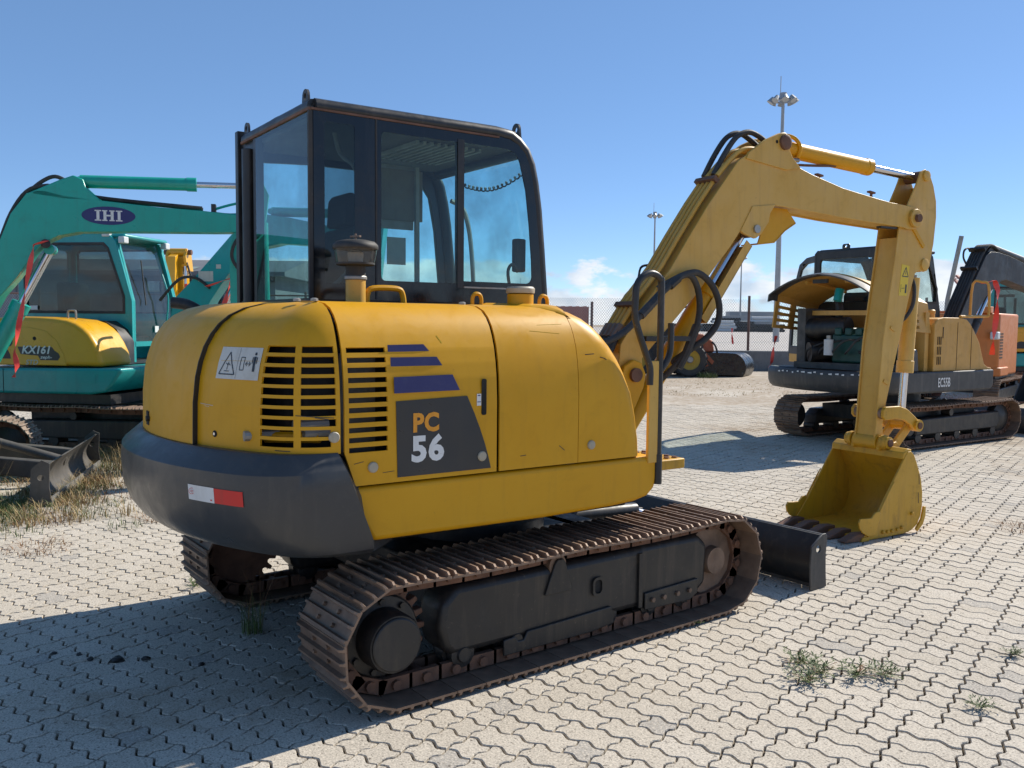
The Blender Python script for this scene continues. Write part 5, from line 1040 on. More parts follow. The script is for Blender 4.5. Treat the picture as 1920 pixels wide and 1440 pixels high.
# ---- teal and yellow excavator behind it
KXO = (-7.565, .0465, 0)
def make_kx(label, loc, cw, full=True):
    K = thing('crawler_excavator', label, 'excavator', loc, cw)
    under(K, .78, .40, -1.02, 1.02, .285, .25, 38, 'rusty_steel')
    bd = MB().prism([(-1.42, .69), (-1.42, .95), (.58, .975), (.57, .93), (.45, .77), (.38, .705), (.2, .675), (-1.2, .665)], 'x', -.93, .95).build('lower_body', 'teal_blue', K, I4, bev=.03, seg=3)
    MB().box(.9505, .953, .02, .27, .80, .915).build('hatch', 'teal_blue', bd, I4, bev=.004); MB().box(.9505, .9525, -.90, -.893, .68, .955).build('body_joint', 'dark_void', bd, I4)
    cv = [(-1.40, .985), (-1.40, 1.30), (-1.34, 1.44), (-1.20, 1.52), (-.77, 1.545), (-.45, 1.54), (-.28, 1.53), (-.12, 1.51), (-.01, 1.475), (.08, 1.42), (.15, 1.355), (.22, 1.25), (.27, 1.15), (.30, 1.05), (.312, .985)]
    co = MB().prism(cv, 'x', .30, .90).build('side_cover', 'kx_yellow', K, I4, bev=.10, seg=4)
    MB().prism([(-1.30, .99), (-1.30, 1.3), (-1.1, 1.42), (-.6, 1.43), (-.38, 1.39), (-.24, 1.28), (-.15, 1.12), (-.12, .99)], 'x', .88, .905).build('side_panel', 'kx_yellow', co, I4, bev=.012)
    MB().prism(arc((-.99, 1.06), .16, 0, 180, 10), 'x', .9055, .907).build('dark_patch', 'decal_black', co, I4)
    MB().prism(rrect(-.92, -.80, 1.20, 1.34, .05), 'x', .9055, .907).build('dark_patch', 'decal_black', co, I4)
    MB().cyl((.904, -.52, 1.295), (.907, -.52, 1.295), .022, n=14).build('lock', 'dark_void', co, I4)
    MB().prism([(-.70, 1.115), (-.74, 1.20), (-.30, 1.20), (-.27, 1.16), (-.22, 1.13), (-.20, 1.09), (-.23, 1.05), (-.45, 1.05), (-.48, 1.10)], 'x', .9055, .9065).build('badge', 'decal_black', co, I4, smooth=0)
    text_mesh('KX161', 'lettering', 'decal_white', co, (.908, -.69, 1.125), (0, 1, 0), (0, 0, 1), .085, bold=.03, sx=1.05, shear=.25)
    text_mesh('zeph-', 'lettering', 'decal_white', co, (.908, -.45, 1.068), (0, 1, 0), (0, 0, 1), .035, bold=.02, sx=1.3, shear=.25)
    text_mesh('STD', 'lettering', 'sticker', co, (.908, -.64, .998), (0, 1, 0), (0, 0, 1), .055, bold=.02, sx=1.1, shear=.2)
    MB().tube([(.62, -.30, 1.53), (.62, -.30, 1.60), (.62, -.28, 1.62), (.62, -.22, 1.62), (.62, -.20, 1.60), (.62, -.20, 1.52)], .012, 7, 2).build('grab_handle', 'dull_metal', co, I4)
    MB().prism([(-.35, .98), (-.35, 1.50), (-.05, 1.50), (.10, 1.40), (.18, 1.25), (.18, .98)], 'x', .08, .30).build('cab_skirt', 'black_frame', K, I4)
    MB().prism([(-.93, -1.38), (.3, -1.38), (.3, -.2), (-.93, -.2)], 'z', .98, 1.30).build('engine_hood', 'teal_blue', K, I4, bev=.05)
    c = make_cab(K, I4, -.93, .08, -1.38, .16, 1.0, 2.56, .20, 'teal_blue', win_z=1.60)
    for x in (.04, -.86): MB().box(x - .05, x + .05, .0, .08, 2.44, 2.52).build('work_lamp', 'lamp_white', c, I4, bev=.01)
    MB().box(.02, .09, -.22, -.12, 2.52, 2.60).build('work_lamp', 'lamp_white', c, I4, bev=.01)
    MB().tube([(-.60, .18, 1.35), (-.58, .24, 1.8), (-.58, .16, 2.1)], .012, 6, 3).build('grab_bar', 'teal_blue', c, I4)
    MB().tube([(-.2, .17, 1.7), (-.22, .10, 2.25)], .008, 6).build('wiper', 'rubber', c, I4)
    MB().box(.081, .083, -1.22, -1.12, 1.63, 1.68).build('notice', 'decal_white', c, I4)
    MB().box(-.5, -.42, .145, .15, 1.36, 1.44).build('notice', 'decal_white', c, I4)
    MB().prism([(.35, .66), (.85, .66), (.95, 1.0), (.9, 1.22), (.72, 1.25), (.62, 1.0), (.35, .95)], 'x', -.15, .15).build('swing_post', 'teal_blue', K, I4, bev=.01)
    MB().cyl((.22, .35, .78), (.22, .95, .74), .045, n=14).build('swing_cylinder', 'chrome', K, I4)
    MB().box(-.88, .88, -1.15, .40, .56, .67).build('main_frame', 'black_frame', K, I4); MB().box(-.70, .70, -.75, .75, .20, .56).build('dark_fill_box', 'black_frame', K, I4)  # black frame boxes, added to keep the space between body and tracks dark
    if full:
        kb = plates(K, I4, [(.70, 1.10), (.86, 1.12), (1.20, 1.75), (1.42, 2.05), (1.58, 2.22), (1.80, 2.36), (2.1, 2.42), (3.0, 2.36), (3.12, 2.44), (3.05, 2.54), (2.2, 2.72), (1.90, 2.76), (1.70, 2.72), (1.47, 2.52), (1.0, 2.03), (.74, 1.78), (.62, 1.35), (.64, 1.16)], .10, 'teal_blue', 'boom')
        MB().box(.1005, .102, 1.05, 1.24, 1.98, 2.10).build('notice', 'sticker', kb, I4); MB().box(.1005, .102, 1.28, 1.34, 2.13, 2.18).build('notice', 'sticker', kb, I4)
        cylinder(K, I4, (0, .90, .80), (0, 1.55, 2.12), .07, .035, .55, 'teal_blue', name='boom_cylinder')
        cylinder(K, I4, (0, 1.95, 2.80), (0, 3.25, 2.75), .055, .028, .6, 'teal_blue', name='arm_cylinder')
        plates(K, I4, [(3.12, 2.78), (3.28, 2.84), (3.34, 2.6), (3.22, 1.6), (3.16, .8), (3.05, .75), (3.0, .85), (3.0, 1.6), (3.02, 2.4)], .08, 'teal_blue', 'arm'); simple_bucket(K, I4, 3.1, .70, 'teal_blue')
        MB().tube([(.11, .55, 1.75), (.11, .80, 2.0), (.11, 1.02, 2.02), (.11, 1.2, 1.9)], .018, 7, 4).build('hydraulic_hose', 'rubber', kb, I4)
    return K
KX = make_kx('teal excavator with yellow KX161 side cover, behind the machine with the IHI boom', KXO, 47)
KX2 = make_kx('teal and yellow excavator cut off by the right edge, behind an orange machine', (-4.55, 19.2, 0), 47, full=False)

# ---- yellow and grey excavator on the right with its engine cover up
EC = thing('crawler_excavator', 'yellow excavator with open engine cover and grey counterweight lettered EC55B', 'excavator', (-2.5, 8.64, 0), 4)
under(EC, .76, .40, -.93, 1.36, .29, .255, 42, 'rusty_steel')
ECW = [(.965, 1.60, .93), (.975, 1.655, .95), (.955, 1.675, .957), (.90, 1.68, .96), (.80, 1.675, .958), (.74, 1.65, .95), (.705, 1.60, .93), (.69, 1.5, .90)]
rows = [[(x, y, z) for x, y in cw_path(Rr, X, 1.03)] for z, Rr, X in ECW]
rows = [[(x * .9, y * .9, .93) for x, y, z in rows[0]]] + rows + [[(x * .8, y * .8, .69) for x, y, z in rows[-1]]]
mb = MB().grid(rows); nc = len(rows[0]); nr = len(rows); mb.f.append(tuple(k * nc for k in range(nr))); mb.f.append(tuple(k * nc + nc - 1 for k in range(nr - 1, -1, -1)))
ecw = mb.build('counterweight', 'ec_grey', EC, I4, smooth=60)
for sd_ in (1, -1):
    xx = sorted((.60 * sd_, .955 * sd_)); esk = MB().prism([(-1.16, .71), (-1.16, .965), (.86, .965), (.86, .76), (.80, .71)], 'x', *xx).build('side_skirt', 'ec_grey', EC, I4, bev=.015)
text_mesh('EC55B', 'lettering', 'decal_white', EC, (.958, -.44, .775), (0, 1, 0), (0, 0, 1), .11, bold=.02, sx=.62)
chips = MB()
for k in range(14):
    a = -1.9 + k * .055 + random.uniform(-.01, .01); q = 1.683; z_ = .935 + random.uniform(-.012, .01); w_ = random.uniform(.012, .03)
    chips.add([(q * math.cos(a - w_ / q), q * math.sin(a - w_ / q), z_ - .006), (q * math.cos(a + w_ / q), q * math.sin(a + w_ / q), z_ - .01), (q * math.cos(a + w_ / q), q * math.sin(a + w_ / q), z_ + .012), (q * math.cos(a - w_ / q), q * math.sin(a - w_ / q), z_ + .006)], [(0, 1, 2, 3)])
tag(chips.build('paint_chips', 'decal_white', EC, I4, smooth=0), kind='stuff')
MB().prism([(-.93, -.9), (.93, -.9), (.93, .8), (-.93, .8)], 'z', .70, .80).build('main_frame', 'black_frame', EC, I4)
ecv = MB().prism([(-.48, .965), (-.48, 1.55), (-.42, 1.62), (-.30, 1.64), (.10, 1.64), (.24, 1.62), (.32, 1.57), (.40, 1.50), (.56, 1.32), (.64, 1.15), (.70, 1.04), (.78, 1.0), (.88, .985), (.88, .965)], 'x', .28, .91).build('side_cover', 'ec_yellow', EC, I4, bev=.03, seg=3)
for y in (.03, .36): MB().box(.9105, .913, y, y + .006, .98, 1.58).build('panel_joint', 'dark_void', ecv, I4)
vn = 0
for k in range(3):
    for j in range(3): MB().box(.9105, .9135, -.41 + k * .035, -.395 + k * .035, 1.05 + j * .125, 1.15 + j * .125).build('vent_slot', 'dark_void', ecv, I4)
MB().box(.9105, .9135, -.30, -.285, 1.38, 1.52).build('handle_slot', 'dark_void', ecv, I4)
MB().lathe([(.06, 0), (.06, .06), (.065, .062), (.065, .10), (.05, .115)], (.62, -.12, 1.63), n=18).build('fuel_cap', 'ec_yellow', EC, I4)
# engine behind the open cover
eng = MB().box(-.55, .75, -1.30, -.45, .97, 1.05).build('engine', 'engine_parts', EC, I4)
MB().box(-.05, .55, -1.20, -.62, 1.05, 1.42).build('engine_block', 'engine_green', eng, I4, bev=.03)
for x in (.05, .2, .35, .48): MB().box(x - .05, x + .05, -1.22, -.8, 1.40, 1.50).build('rocker_cover', 'engine_green', eng, I4, bev=.02)
MB().cyl((-.45, -1.12, 1.48), (.10, -1.05, 1.50), .14, n=24).build('air_cleaner', 'black_frame', eng, I4, bev=.01)
MB().cyl((-.30, -1.32, 1.18), (-.12, -1.05, 1.2), .13, n=20).build('alternator', 'black_frame', eng, I4)
MB().cyl((.03, -1.36, 1.15), (.03, -1.36, 1.35), .058, n=18).build('oil_filter', 'white_can', eng, I4); MB().cyl((.03, -1.36, 1.35), (.03, -1.36, 1.40), .03, n=12).build('filter_head', 'dull_metal', eng, I4)
for k in range(5): MB().tube([(-.4 + k * .2, -1.25, 1.05 + .04 * k), (-.3 + k * .2, -1.36, 1.2), (-.15 + k * .2, -1.33, 1.28 + .03 * k), (.0 + k * .18, -1.2, 1.34)], .014, 6, 4).build('engine_hose', 'rubber', eng, I4)
MB().tube([(-.1, -1.0, 1.55), (-.08, -1.02, 1.75), (-.12, -1.0, 1.85)], .05, 10, 3).build('exhaust', 'black_frame', eng, I4)
MB().box(-.55, -.42, -1.25, -.55, .98, 1.75).build('radiator', 'engine_parts', eng, I4); MB().box(-.60, .86, -.60, -.52, .97, 1.70).build('bulkhead', 'ec_yellow', eng, I4)
MB().box(-.55, .60, -1.12, -1.06, 1.66, 1.72).build('cross_beam', 'ec_yellow', eng, I4)
MB().lathe([(.075, 0), (.075, .22), (.05, .27), (.03, .28), (.03, .31)], (.70, -.78, 1.08), n=18).build('coolant_bottle', 'white_can', eng, I4)
MB().prism([(-.98, .96), (-.98, 1.15), (-.93, 1.25), (-.84, 1.25), (-.80, .96)], 'x', .84, .93).build('corner_guard', 'ec_grey', EC, I4, bev=.03)
# raised cover: arched sheet with turned-down sides and slots, hinged at the bulkhead
def hood_pt(u, v):      # u across (|u| > 1 is the turned-down side), v from hinge (0) to tail (1)
    a = min(1.0, abs(u)); e = max(0.0, abs(u) - 1.0); sg = 1 if u > 0 else -1
    x = sg * (a * .80 - .05 * v + e * .06); y = -.50 - 1.10 * v
    z = 1.80 + .16 * v + .24 * (1 - a ** 2.2) - e * (.36 + .10 * v)
    return (x, y, z)
us_ = [-2 + k * .1 for k in range(10)] + [-1 + k / 10 for k in range(21)] + [1.1 + k * .1 for k in range(10)]
vs_ = [0, .08, .16, .20, .24, .28, .32, .36, .40, .44, .50, .54, .58, .62, .66, .70, .74, .78, .84]
def slot(i, j):
    u = (us_[i] + us_[i + 1]) / 2; v = (vs_[j] + vs_[j + 1]) / 2
    return 1.15 < abs(u) < 1.9 and (.20 < v < .44 or .54 < v < .78) and int(abs(u) * 10 + .001) % 2 == 0
ehd = MB().grid([[hood_pt(u, v) for u in us_] for v in vs_], skip=slot).build('engine_cover', 'ec_yellow', EC, I4, solid=.018, fix='keep')
tl = [u for u in us_ if abs(u) <= 1.21]
MB().grid([[hood_pt(u, v) for u in tl] for v in (.842, .93)] + [[(x, y - .03, z - .03) for x, y, z in [hood_pt(u, .98) for u in tl]]]).build('cover_edge', 'ec_grey', ehd, I4, solid=.02)
for x in (-.30, .30): MB().tube([(x, -.6, 1.98), (x, -1.1, 2.05), (x, -1.42, 2.08)], .025, 6).build('cover_rib', 'ec_yellow', ehd, I4)
MB().box(-.16, .06, -1.47, -1.44, 2.06, 2.11).build('cover_latch', 'rubber', ehd, I4)
MB().cyl((.05, -1.2, 1.99), (.05, -1.24, 1.84), .055, n=14).build('inner_lamp', 'teal_blue', ehd, I4)
ecab = make_cab(EC, I4, -.90, .12, -.50, .95, 1.0, 2.58, .22, 'black_cab', 'glass_clear', win_z=1.85)
for x in (-.915, .105): MB().bar((x + .015, -.53, 1.1), (x + .015, -.53, 2.56), .055, .05).build('rear_pillar', 'ec_yellow', ecab, I4, bev=.01)
MB().holed(rrect(-.48, -.36, 2.56, 2.64, .03), [arc((-.42, 2.61), .016, 0, 330, 8)], 'y', -.46, -.45).build('lifting_eye', 'black_cab', ecab, I4)
# cab door swung open
dM = Matrix.Translation((-.90, -.42, 0)) @ Matrix.Rotation(R(62), 4, 'Z')
do = [(0, 1.05), (0, 2.52), (.35, 2.50), (.58, 2.42), (.70, 2.2), (.86, 1.6), (.90, 1.05)]; dh = [[(.07, 1.22), (.07, 2.42), (.34, 2.41), (.52, 2.33), (.62, 2.15), (.78, 1.58), (.81, 1.22)]]
dr = MB().holed(do, dh, 'x', -.02, .02).build('cab_door', 'ec_grey', EC, dM, bev=.01); MB().prism(dh[0], 'x', -.003, .003).build('door_glass', 'glass_clear', dr, dM, smooth=0); MB().box(-.022, .022, .06, .84, .98, 1.10).build('door_foot', 'ec_yellow', dr, dM)
MB().prism([(.80, .70), (1.25, .70), (1.32, 1.0), (1.25, 1.3), (1.1, 1.32), (1.0, 1.0), (.8, .95)], 'x', .02, .34).build('swing_post', 'ec_grey', EC, I4, bev=.01)
eM = Matrix.Translation((.18, 0, 0))
eb_ = plates(EC, eM, [(1.10, 1.12), (1.22, 1.15), (1.53, 1.66), (1.80, 1.95), (2.06, 2.12), (2.20, 2.20), (2.34, 2.225), (3.04, 2.10), (3.75, 2.0), (3.85, 2.08), (3.80, 2.20), (3.01, 2.45), (2.40, 2.575), (2.09, 2.61), (1.90, 2.61), (1.77, 2.55), (1.55, 2.25), (1.18, 1.70), (1.02, 1.35), (1.03, 1.18)], .11, 'ec_grey', 'boom')
MB().prism([(1.85, 2.58), (2.0, 2.70), (2.08, 2.70), (2.16, 2.64), (2.3, 2.58)], 'x', -.06, .06).build('cylinder_ear', 'ec_grey', eb_, eM)
cylinder(EC, eM, (0, 2.06, 2.68), (0, 3.9, 2.40), .06, .03, .66, 'ec_grey', name='arm_cylinder'); cylinder(EC, eM, (0, 1.25, .85), (0, 2.15, 2.12), .065, .034, .62, 'ec_grey', name='boom_cylinder')
plates(EC, eM, [(3.70, 2.40), (3.95, 2.48), (4.0, 2.2), (3.90, 1.2), (3.82, .75), (3.70, .75), (3.66, 1.2), (3.64, 2.1)], .09, 'ec_grey', 'arm'); simple_bucket(EC, eM, 3.78, .72, 'ec_grey')
for x in (-.085, -.045, -.005, .035, .075):
    MB().tube([(x, 1.02, 1.45), (x, 1.16, 1.74), (x, 1.45, 2.17), (x, 1.72, 2.56), (x, 1.86, 2.69), (x, 2.0, 2.70), (x, 2.15, 2.64)], .022, 7, 3).build('hydraulic_hose', 'rubber', eb_, eM)
MB().tube([(-.1, 1.62, 2.44), (-.1, 1.55, 2.52), (-.1, 1.56, 2.62), (-.1, 1.66, 2.66), (-.1, 1.75, 2.62)], .014, 6, 4).build('hydraulic_hose', 'rubber', eb_, eM)
for s_, z_ in ((1.56, 2.34), (1.75, 2.62)): MB().bar((-.12, s_ - .03, z_ + .02), (.12, s_ - .03, z_ + .02), .03, .06, up=(0, -.7, .7)).build('hose_clamp', 'black_frame', eb_, eM)
MB().tube([(.90, .10, 1.655), (.90, .70, 1.665), (.90, .76, 1.69), (.90, .77, 1.80), (.88, .77, 2.08), (.80, .76, 2.12), (.68, .75, 2.1), (.66, .75, 1.66)], .018, 8, 3).build('handrail', 'ec_yellow', EC, I4)
dozer(EC, 2.15, .97, .36, 'ec_grey', 1.35)

# ---- orange machine glimpsed beyond it
OR = thing('tracked_machine', 'orange tracked machine with black 20 lettering, partly hidden behind the open-cover excavator', 'machine', (-4.61, 14.95, 0), -12)
under(OR, .80, .42, -1.05, 1.05, .29, .26, 40)
ob = MB().prism([(-.90, -1.1), (.52, -1.25), (.92, -1.0), (.92, .55), (-.90, .55)], 'z', .62, 1.78).build('engine_housing', 'orange_paint', OR, I4, bev=.04, seg=3)
MB().prism([(.52, -1.25), (.96, -1.0), (.96, -.35), (.52, -.35)], 'z', .62, .78).build('body_step', 'orange_paint', ob, I4, bev=.02)
for k in range(9): MB().box(.9205, .925, -.95, -.72, .95 + k * .055, .975 + k * .055).build('vent_slot', 'dark_void', ob, I4)
MB().box(.60, .80, -1.20, -1.0, 1.78, 1.90).build('top_box', 'orange_paint', ob, I4, bev=.01)
MB().box(.80, .93, -1.19, -.99, 1.30, 1.44).build('lamp', 'lamp_white', ob, I4, bev=.02)
text_mesh('20', 'lettering', 'decal_black', ob, (.16, -1.222, 1.33), (1, -.105, 0), (0, 0, 1), .13, bold=.03, sx=1.1, shear=.15)
MB().prism([(-.85, -.9), (.85, -.9), (.85, .8), (-.85, .8)], 'z', .56, .64).build('main_frame', 'black_frame', OR, I4)
MB().box(-.80, .30, -.2, .5, 1.78, 1.84).build('deck', 'orange_paint', ob, I4, bev=.01)

# ---- yellow machine behind the teal one: its folded boom points at us
YB_ = thing('crawler_excavator', 'small yellow excavator whose folded upright boom shows beyond the teal cab', 'excavator', (-14.12, 3.02, 0), 128)
under(YB_, .72, .36, -.85, .85, .26, .235, 36)
MB().prism([(-.80, -.9), (-.6, -1.15), (.6, -1.15), (.80, -.9), (.80, .45), (-.80, .45)], 'z', .58, 1.25).build('housing', 'ec_yellow', YB_, I4, bev=.06)
make_cab(YB_, I4, -.80, .10, -.6, .45, 1.0, 2.35, .1, 'black_cab')
ypb = plates(YB_, I4, [(.62, .80), (.86, .80), (1.05, 1.6), (1.12, 2.4), (1.06, 2.72), (.90, 2.74), (.80, 2.4), (.76, 1.6), (.60, 1.0)], .12, 'kx_yellow', 'boom')
for x in (-.20, .14): plates(YB_, Matrix.Translation((x + .03, 0, 0)), [(.78, 2.45), (1.10, 2.45), (1.16, 2.72), (1.05, 2.86), (.88, 2.84)], .025, 'kx_yellow', 'knuckle_plate')
MB().cyl((-.26, 1.02, 2.80), (.26, 1.02, 2.80), .05, n=16).build('knuckle_pin', 'rusty_brown', YB_, I4); MB().cyl((-.17, 1.02, 2.80), (.17, 1.02, 2.80), .075, n=18).build('knuckle_boss', 'kx_yellow', YB_, I4)
plates(YB_, Matrix.Translation((.02, 0, 0)), [(1.16, 2.75), (1.30, 2.70), (1.36, 2.0), (1.30, 1.0), (1.22, .95), (1.18, 1.0), (1.16, 2.0)], .075, 'kx_yellow', 'arm')
cylinder(YB_, Matrix.Translation((-.16, 0, 0)), (0, 1.12, 1.30), (0, 1.10, 2.55), .05, .028, .6, 'kx_yellow', name='arm_cylinder'); simple_bucket(YB_, I4, 1.2, .95, 'ec_yellow', .25)
for x in (-.24, .24, .17): MB().tube([(x, 1.0, 1.5), (x * 1.25, 1.1, 1.9), (x * 1.2, 1.15, 2.3), (x * .8, 1.1, 2.6)], .02, 7, 4).build('hydraulic_hose', 'rubber', ypb, I4)
MB().box(.28, .60, .95, 1.05, 2.05, 2.25).build('work_lamp', 'lamp_white', YB_, I4, bev=.03)
MB().box(-.22, -.17, 1.14, 1.17, 1.35, 2.2).build('ribbon_strip', 'ribbon_red', YB_, I4)
# ================================================================ YARD SURROUNDINGS
RI = Vector((.604, .797, 0)).normalized(); AW = Vector((-.797, .604, 0))
# concrete apron beyond the fence
q0 = Vector((-15.2, 22.04, 0))
pA = q0 - RI * 60; pB = q0 + RI * 60
tag(MB().add([(*(pA + AW * .6).xy, -.02), (*(pB + AW * .6).xy, -.02), (*(pB + AW * 330 + RI * 260).xy, -.02), (*(pA + AW * 330 - RI * 260).xy, -.02)], [(0, 1, 2, 3)]).build('apron', 'apron', smooth=0), kind='structure')
# chain-link fence
FN = thing('chain_link_fence', 'tall chain-link fence with rusty posts behind the low concrete wall', 'fence', q0)
for k in range(-9, 8):
    if k in (-2, -3): continue
    p = RI * (k * 3.05); MB().cyl(p, p + Vector((0, 0, 2.52)), .045, n=8).build('fence_post', 'rust_post', FN)
rail = MB().cyl(RI * -28 + Vector((0, 0, 2.38)), RI * -7 + Vector((0, 0, 2.38)), .028, n=6); rail.build('top_rail', 'rust_post', FN)
ww = MB(); st_ = .085; H_ = 2.35; x_ = -28.0
while x_ < 22:
    for sg in (1, -1):
        a = RI * x_ + Vector((0, 0, .05)); b = RI * (x_ + sg * H_ * .8) + Vector((0, 0, .05 + H_)); d = RI * .005
        ww.add([a - d, a + d, b + d, b - d], [(0, 1, 2, 3)])
    x_ += st_
tag(ww.build('chain_link', 'galvanised', FN, smooth=0, fix=False), kind='stuff')
for xx in (-9.25, -9.9):
    p = RI * xx - AW * .1; MB().cyl(p, p + Vector((0, 0, 2.78)), .05, n=8).build('fence_post', 'rust_post', FN)
# section of fence with red privacy slats
RS = thing('slat_fence', 'fence section with brick red slats and a white post, left of the raised boom', 'fence', q0 - RI * 7.2 + AW * 1.2)
for k in range(64):
    p = RI * (-3.6 + k * .085); MB().bar(p, p + Vector((0, 0, 2.12 + .01 * (k % 3))), .083, .012, up=AW).build('slat', 'red_slats', RS)
for xx, m_ in ((-3.65, 'lamp_white'), (-.6, 'lamp_white'), (1.9, 'rust_post')): MB().cyl(RI * xx - AW * .05, RI * xx - AW * .05 + Vector((0, 0, 2.3)), .05, n=8).build('post', m_, RS)
# low wall
WL = MB(); a = q0 - RI * 22 - AW * 1.0; b = q0 + RI * 14 - AW * 1.0
WL.add([a, b, b + AW * .35, a + AW * .35, a + AW * .08 + Vector((0, 0, .66)), b + AW * .08 + Vector((0, 0, .66)), b + AW * .27 + Vector((0, 0, .66)), a + AW * .27 + Vector((0, 0, .66))], [(0, 1, 5, 4), (1, 2, 6, 5), (2, 3, 7, 6), (3, 0, 4, 7), (4, 5, 6, 7)])
tag(WL.build('concrete_wall', 'concrete', bev=.03), 'low dark concrete wall at the foot of the chain-link fence', 'wall')
# black sheeted attachment on the ground
AT = thing('sheeted_attachment', 'large rounded attachment wrapped in glossy black sheeting, in front of the low wall', 'attachment', (-12.75, 17.75, 0), 0)
pr = [(-.90, .05), (-.90, .64), (-.80, .70), (.25, .68)] + [(.25 + .42 * math.sin(t), .26 + .42 * math.cos(t)) for t in np.linspace(.1, 2.2, 10)] + [(.30, .04)]
av = []; nS = 14
for k in range(nS + 1):
    t = k / nS; off = RI * 0 + Vector((-.45, .9, 0)) * (1.25 * t)
    av.append([tuple(RI * (x * (1 + .015 * math.sin(k * 2.1))) + off + Vector((0, 0, z + .012 * math.sin(k * 1.7 + x * 6) * (z > .2)))) for x, z in pr])
mb = MB().grid(av); n_ = len(pr); mb.f.append(tuple(range(n_))); mb.f.append(tuple(nS * n_ + i for i in range(n_ - 1, -1, -1)))
sh = mb.build('sheeting', 'black_plastic', AT, smooth=50)
MB().bar(RI * .55 + Vector((0, 0, .10)), RI * .55 + Vector((-.56, 1.12, .10)), .08, .06).build('cutting_edge', 'dry_steel', AT)
# small wheeled loader
TR = thing('wheeled_loader', 'orange loader tractor with yellow wheel rims, half hidden by the boom cylinder', 'tractor', (-13.75, 17.20, 0), 37)
def wheel(x, y, r, w):
    t = MB().lathe([(r * .60, -w / 2), (r * .92, -w / 2), (r, -w * .35), (r, w * .35), (r * .92, w / 2), (r * .60, w / 2), (r * .60, -w / 2)], (x, y, r), (1, 0, 0), 28, cap=False).build('tyre', 'rubber', TR)
    MB().lathe([(r * .62, -w * .3), (r * .62, w * .38), (r * .5, w * .30), (r * .2, w * .25), (r * .18, w * .42), (.05, w * .44)], (x, y, r), (1, 0, 0), 24).build('rim', 'wheel_yellow', t)
    MB().lathe([(r * .2, w * .42), (r * .15, w * .5)], (x, y, r), (1, 0, 0), 12).build('hub', 'dull_metal', t)
    for k in range(18):
        a = 2 * math.pi * k / 18; MB().bar((x - w * .45, y + r * math.cos(a), r + r * math.sin(a)), (x + w * .45, y + r * math.cos(a + .12), r + r * math.sin(a + .12)), .05, .04, up=(0, math.cos(a), math.sin(a))).build('lug', 'rubber', t)
for x in (.62, -.62): wheel(x, 0, .50, .30); wheel(x, -1.55, .50, .30)
bd_ = MB().box(-.42, .42, -1.7, .45, .45, .95).build('chassis', 'black_frame', TR, bev=.02)
MB().prism([(-.1, .9), (-.1, 1.30), (.45, 1.25), (.75, 1.05), (.80, .70), (.3, .7)], 'x', -.36, .36).build('hood', 'tractor_orange', TR, bev=.06)
for x in (-.5, .46): MB().prism([(-.6, 1.30), (-.45, 1.38), (.25, 1.0), (.75, .45), (.70, .35), (.2, .85)], 'x', x, x + .06).build('loader_arm', 'tractor_orange', TR); MB().bar((x + .03, .30, 1.0), (x + .03, .55, .30), .06, .09).build('lift_ram', 'tractor_orange', TR)
for x in (-.40, .40):
    for y in (-.25, -1.3): MB().bar((x, y, .9), (x, y, 2.0), .06, .06).build('canopy_post', 'black_frame', TR)
MB().box(-.5, .5, -1.45, -.05, 2.0, 2.07).build('canopy', 'black_frame', TR, bev=.02); MB().box(-.42, .42, -1.3, -.3, .95, 1.55).build('seat_box', 'black_frame', TR, bev=.03)
text_mesh('S', 'lettering', 'decal_white', TR, (.425, -.46, 1.28), (0, 1, 0), (0, 0, 1), .16, bold=.03)
MB().tube([(.40, .70, 1.02), (.42, .80, .9), (.40, .86, .72), (.38, .85, .6)], .03, 6, 3).build('hose', 'rubber', TR)
# leaning post
tag(MB().tube([(-8.75, 22.55, 0), (-8.62, 22.50, 2.3), (-8.36, 22.62, 4.10)], .065, 10).build('steel_post', 'dull_metal'), 'bare steel post leaning right, between the raised boom and the cranes', 'post')
# high-mast lights
def mast(loc, h, r, label):
    m = thing('light_mast', label, 'light mast', loc, 0, None)
    MB().cyl((0, 0, 0), (0, 0, h), r, r * .45, n=12).build('pole', 'galvanised', m)
    MB().ring((0, 0, h - .4), (0, 0, h - .25), 0.85, 0.72, 16).build('lamp_ring', 'crane_grey', m)
    MB().cyl((0, 0, h - .3), (0, 0, h + .35), .36, .32, n=12).build('head', 'crane_grey', m)
    for k in range(8):
        a = 2 * math.pi * k / 8; d = Vector((math.cos(a), math.sin(a), 0))
        MB().cyl(d * .85 + Vector((0, 0, h - .05)), d * 1.15 + Vector((0, 0, h - .5)), .16, .32, n=10).build('floodlight', 'galvanised', m)
    MB().cyl((-.3, 0, h + .4), (-.3, 0, h + 1.9), .035, n=6).build('lightning_rod', 'galvanised', m)
    return m
mast((-45.47, 65.31, 0), 22.1, .30, 'tallest light mast, rising behind the knuckle of the yellow boom')
mast((-101.5, 107.8, 0), 20.3, .26, 'slim light mast left of the raised yellow boom, lamps level with mid boom')
mast((-128, 165, 0), 17.5, .25, 'distant light mast seen under the yellow boom, left of the tallest one')
mast((-126, 98, 0), 8.0, .22, 'short distant lamp post just right of the black cab')
